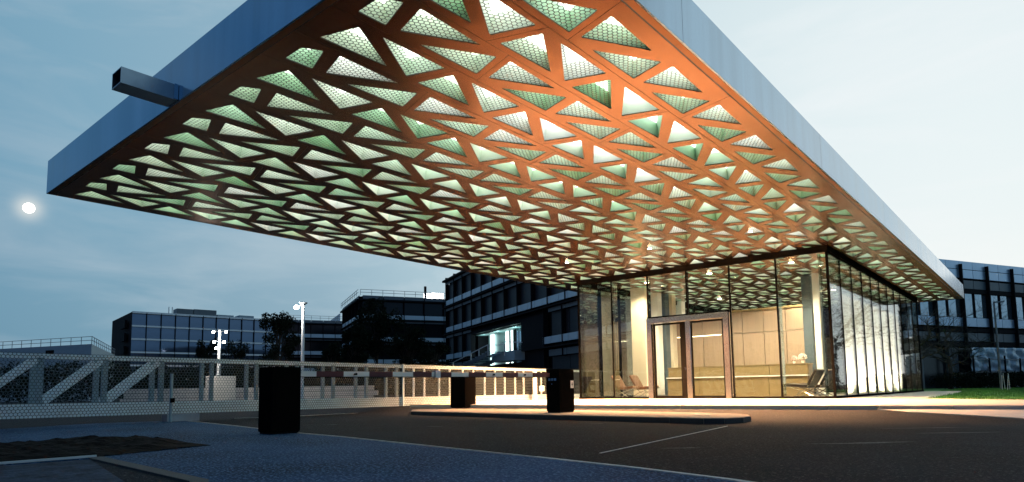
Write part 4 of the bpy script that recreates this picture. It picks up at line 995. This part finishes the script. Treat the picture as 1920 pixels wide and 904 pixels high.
while k < 22: b.bar(ub2*k+Vector((0, 0, zA0)), ub2*k+Vector((0, 0, zA0+.8)), .05); k += 1.8
b.build('roof_railing', M['rail'], lw)
# tall street lamp
p_ = dep(567, 690, 38); tl_ = thing('tall_street_lamp', 'tall white street lamp with a glaring head beside the dark tree', 'street lamp', (p_.x, p_.y, -.2)); hz = dep(567, 570, 38).z+.2
b = MB(); b.tube([(0, 0, 0), (0, 0, hz)], [.10, .085], 12); b.build('pole', M['pole'], tl_)
b = MB(); b.tube([(0, 0, hz), (0, 0, hz+.12), (0, 0, hz+.18)], [.12, .26, .05], 12); b.build('lamp_cap', M['rail'], tl_)
b = MB(); q = -RI*.42+Vector((0, 0, hz-.15)); b.tube([q-Vector((0, 0, .1)), q, q+Vector((0, 0, .1))], [.08, .16, .08], 12); b.build('lamp_head', M['lampglow'], tl_)
b = MB(); b.bar(Vector((0, 0, hz-.05)), q+Vector((0, 0, .08)), .05); b.build('bracket', M['rail'], tl_)
lamp('street_lamp_light', 'POINT', q-Vector((0, 0, .05))+FW*-.4, 420, (1, .97, .9), tl_, shadow_soft_size=.15)
# lamp cluster column
p_ = dep(410, 690, 42); mc = thing('lamp_cluster', 'bright column with a cluster of spotlights in front of the blue glass office', 'street lamp', (p_.x, p_.y, -.2)); D_ = 42
b = MB(); zt2 = dep(410, 618, D_).z+.2; b.tube([(0, 0, 1.8), (0, 0, zt2)], [.10, .08], 12); b.build('pole', M['pole'], mc)
b = MB()
for q in range(4): b.bar((math.cos(q*1.57)*.13, math.sin(q*1.57)*.13, 1.5), (math.cos(q*1.57)*.13, math.sin(q*1.57)*.13, 2.4), .05)
b.build('foot_struts', M['rail'], mc)
b = MB(); b.box((-.2, -.75, 0), (.9, .75, 1.72)); bevel(b.build('concrete_base', M['conc'], mc), .02, 1)
for px, py in ((399, 621), (423, 621), (401, 640), (420, 640), (405, 652)):
    q = RI*((px-410)*D_/FPX)+Vector((0, 0, dep(px, py, D_).z+.2)); q.z = dep(px, py, D_).z+.2
    b = MB(); b.tube([q-FW*.05, q-FW*.10-Vector((0, 0, .06))], .07, 10); b.build('spotlight', M['lampglow'], mc)
    b = MB(); b.bar(Vector((0, 0, q.z)), q, .03); b.build('bracket', M['rail'], mc)
lamp('cluster_light', 'POINT', -FW*2.2+Vector((0, 0, zt2-.5)), 330, (1, .93, .82), mc, shadow_soft_size=.2)
lamp('cluster_light', 'POINT', -FW*2.4+Vector((0, 0, 2.0)), 70, (1, .9, .78), mc, shadow_soft_size=.2)
# low wall lit by them
A0 = dep(225, 735, 46); B0 = dep(700, 735, 44); u_ = Vector((B0.x-A0.x, B0.y-A0.y, 0)); LW = u_.length; u_.normalize()
wl_ = thing('low_brick_wall', 'long low pale block wall lit up behind the gate', 'wall', (A0.x, A0.y, -.2)); nn_ = facing(Vector((A0.x, A0.y, 0)), u_)
for r in range(3):
    k = 0; 
    while k < LW:
        l_ = min(1.2, LW-k); b = MB(); b.obox(u_*(k+(.3 if r % 2 else 0))+Vector((0, 0, r*.34)), u_, -nn_, l_-.03, .3, .315); b.build('block', M['conc'], wl_); k += 1.2
hedge(Vector((-70, -38, 0)), Vector((.995, -.1, 0)).normalized(), 100, 4.6, 1.2, 'tall dark hedge behind the photographer, seen only mirrored in the front glass', s=.35, n=9000)
# ------------------------------------------------------------------ moon
b = bmesh.new(); bmesh.ops.create_uvsphere(b, u_segments=32, v_segments=16, radius=7.5); me = bpy.data.meshes.new('moon'); b.to_mesh(me); b.free(); me.materials.append(M['moon'])
o = put('moon', me, None, CAM+MOON*1200); tag(o, 'bright full moon low in the left sky', 'moon')
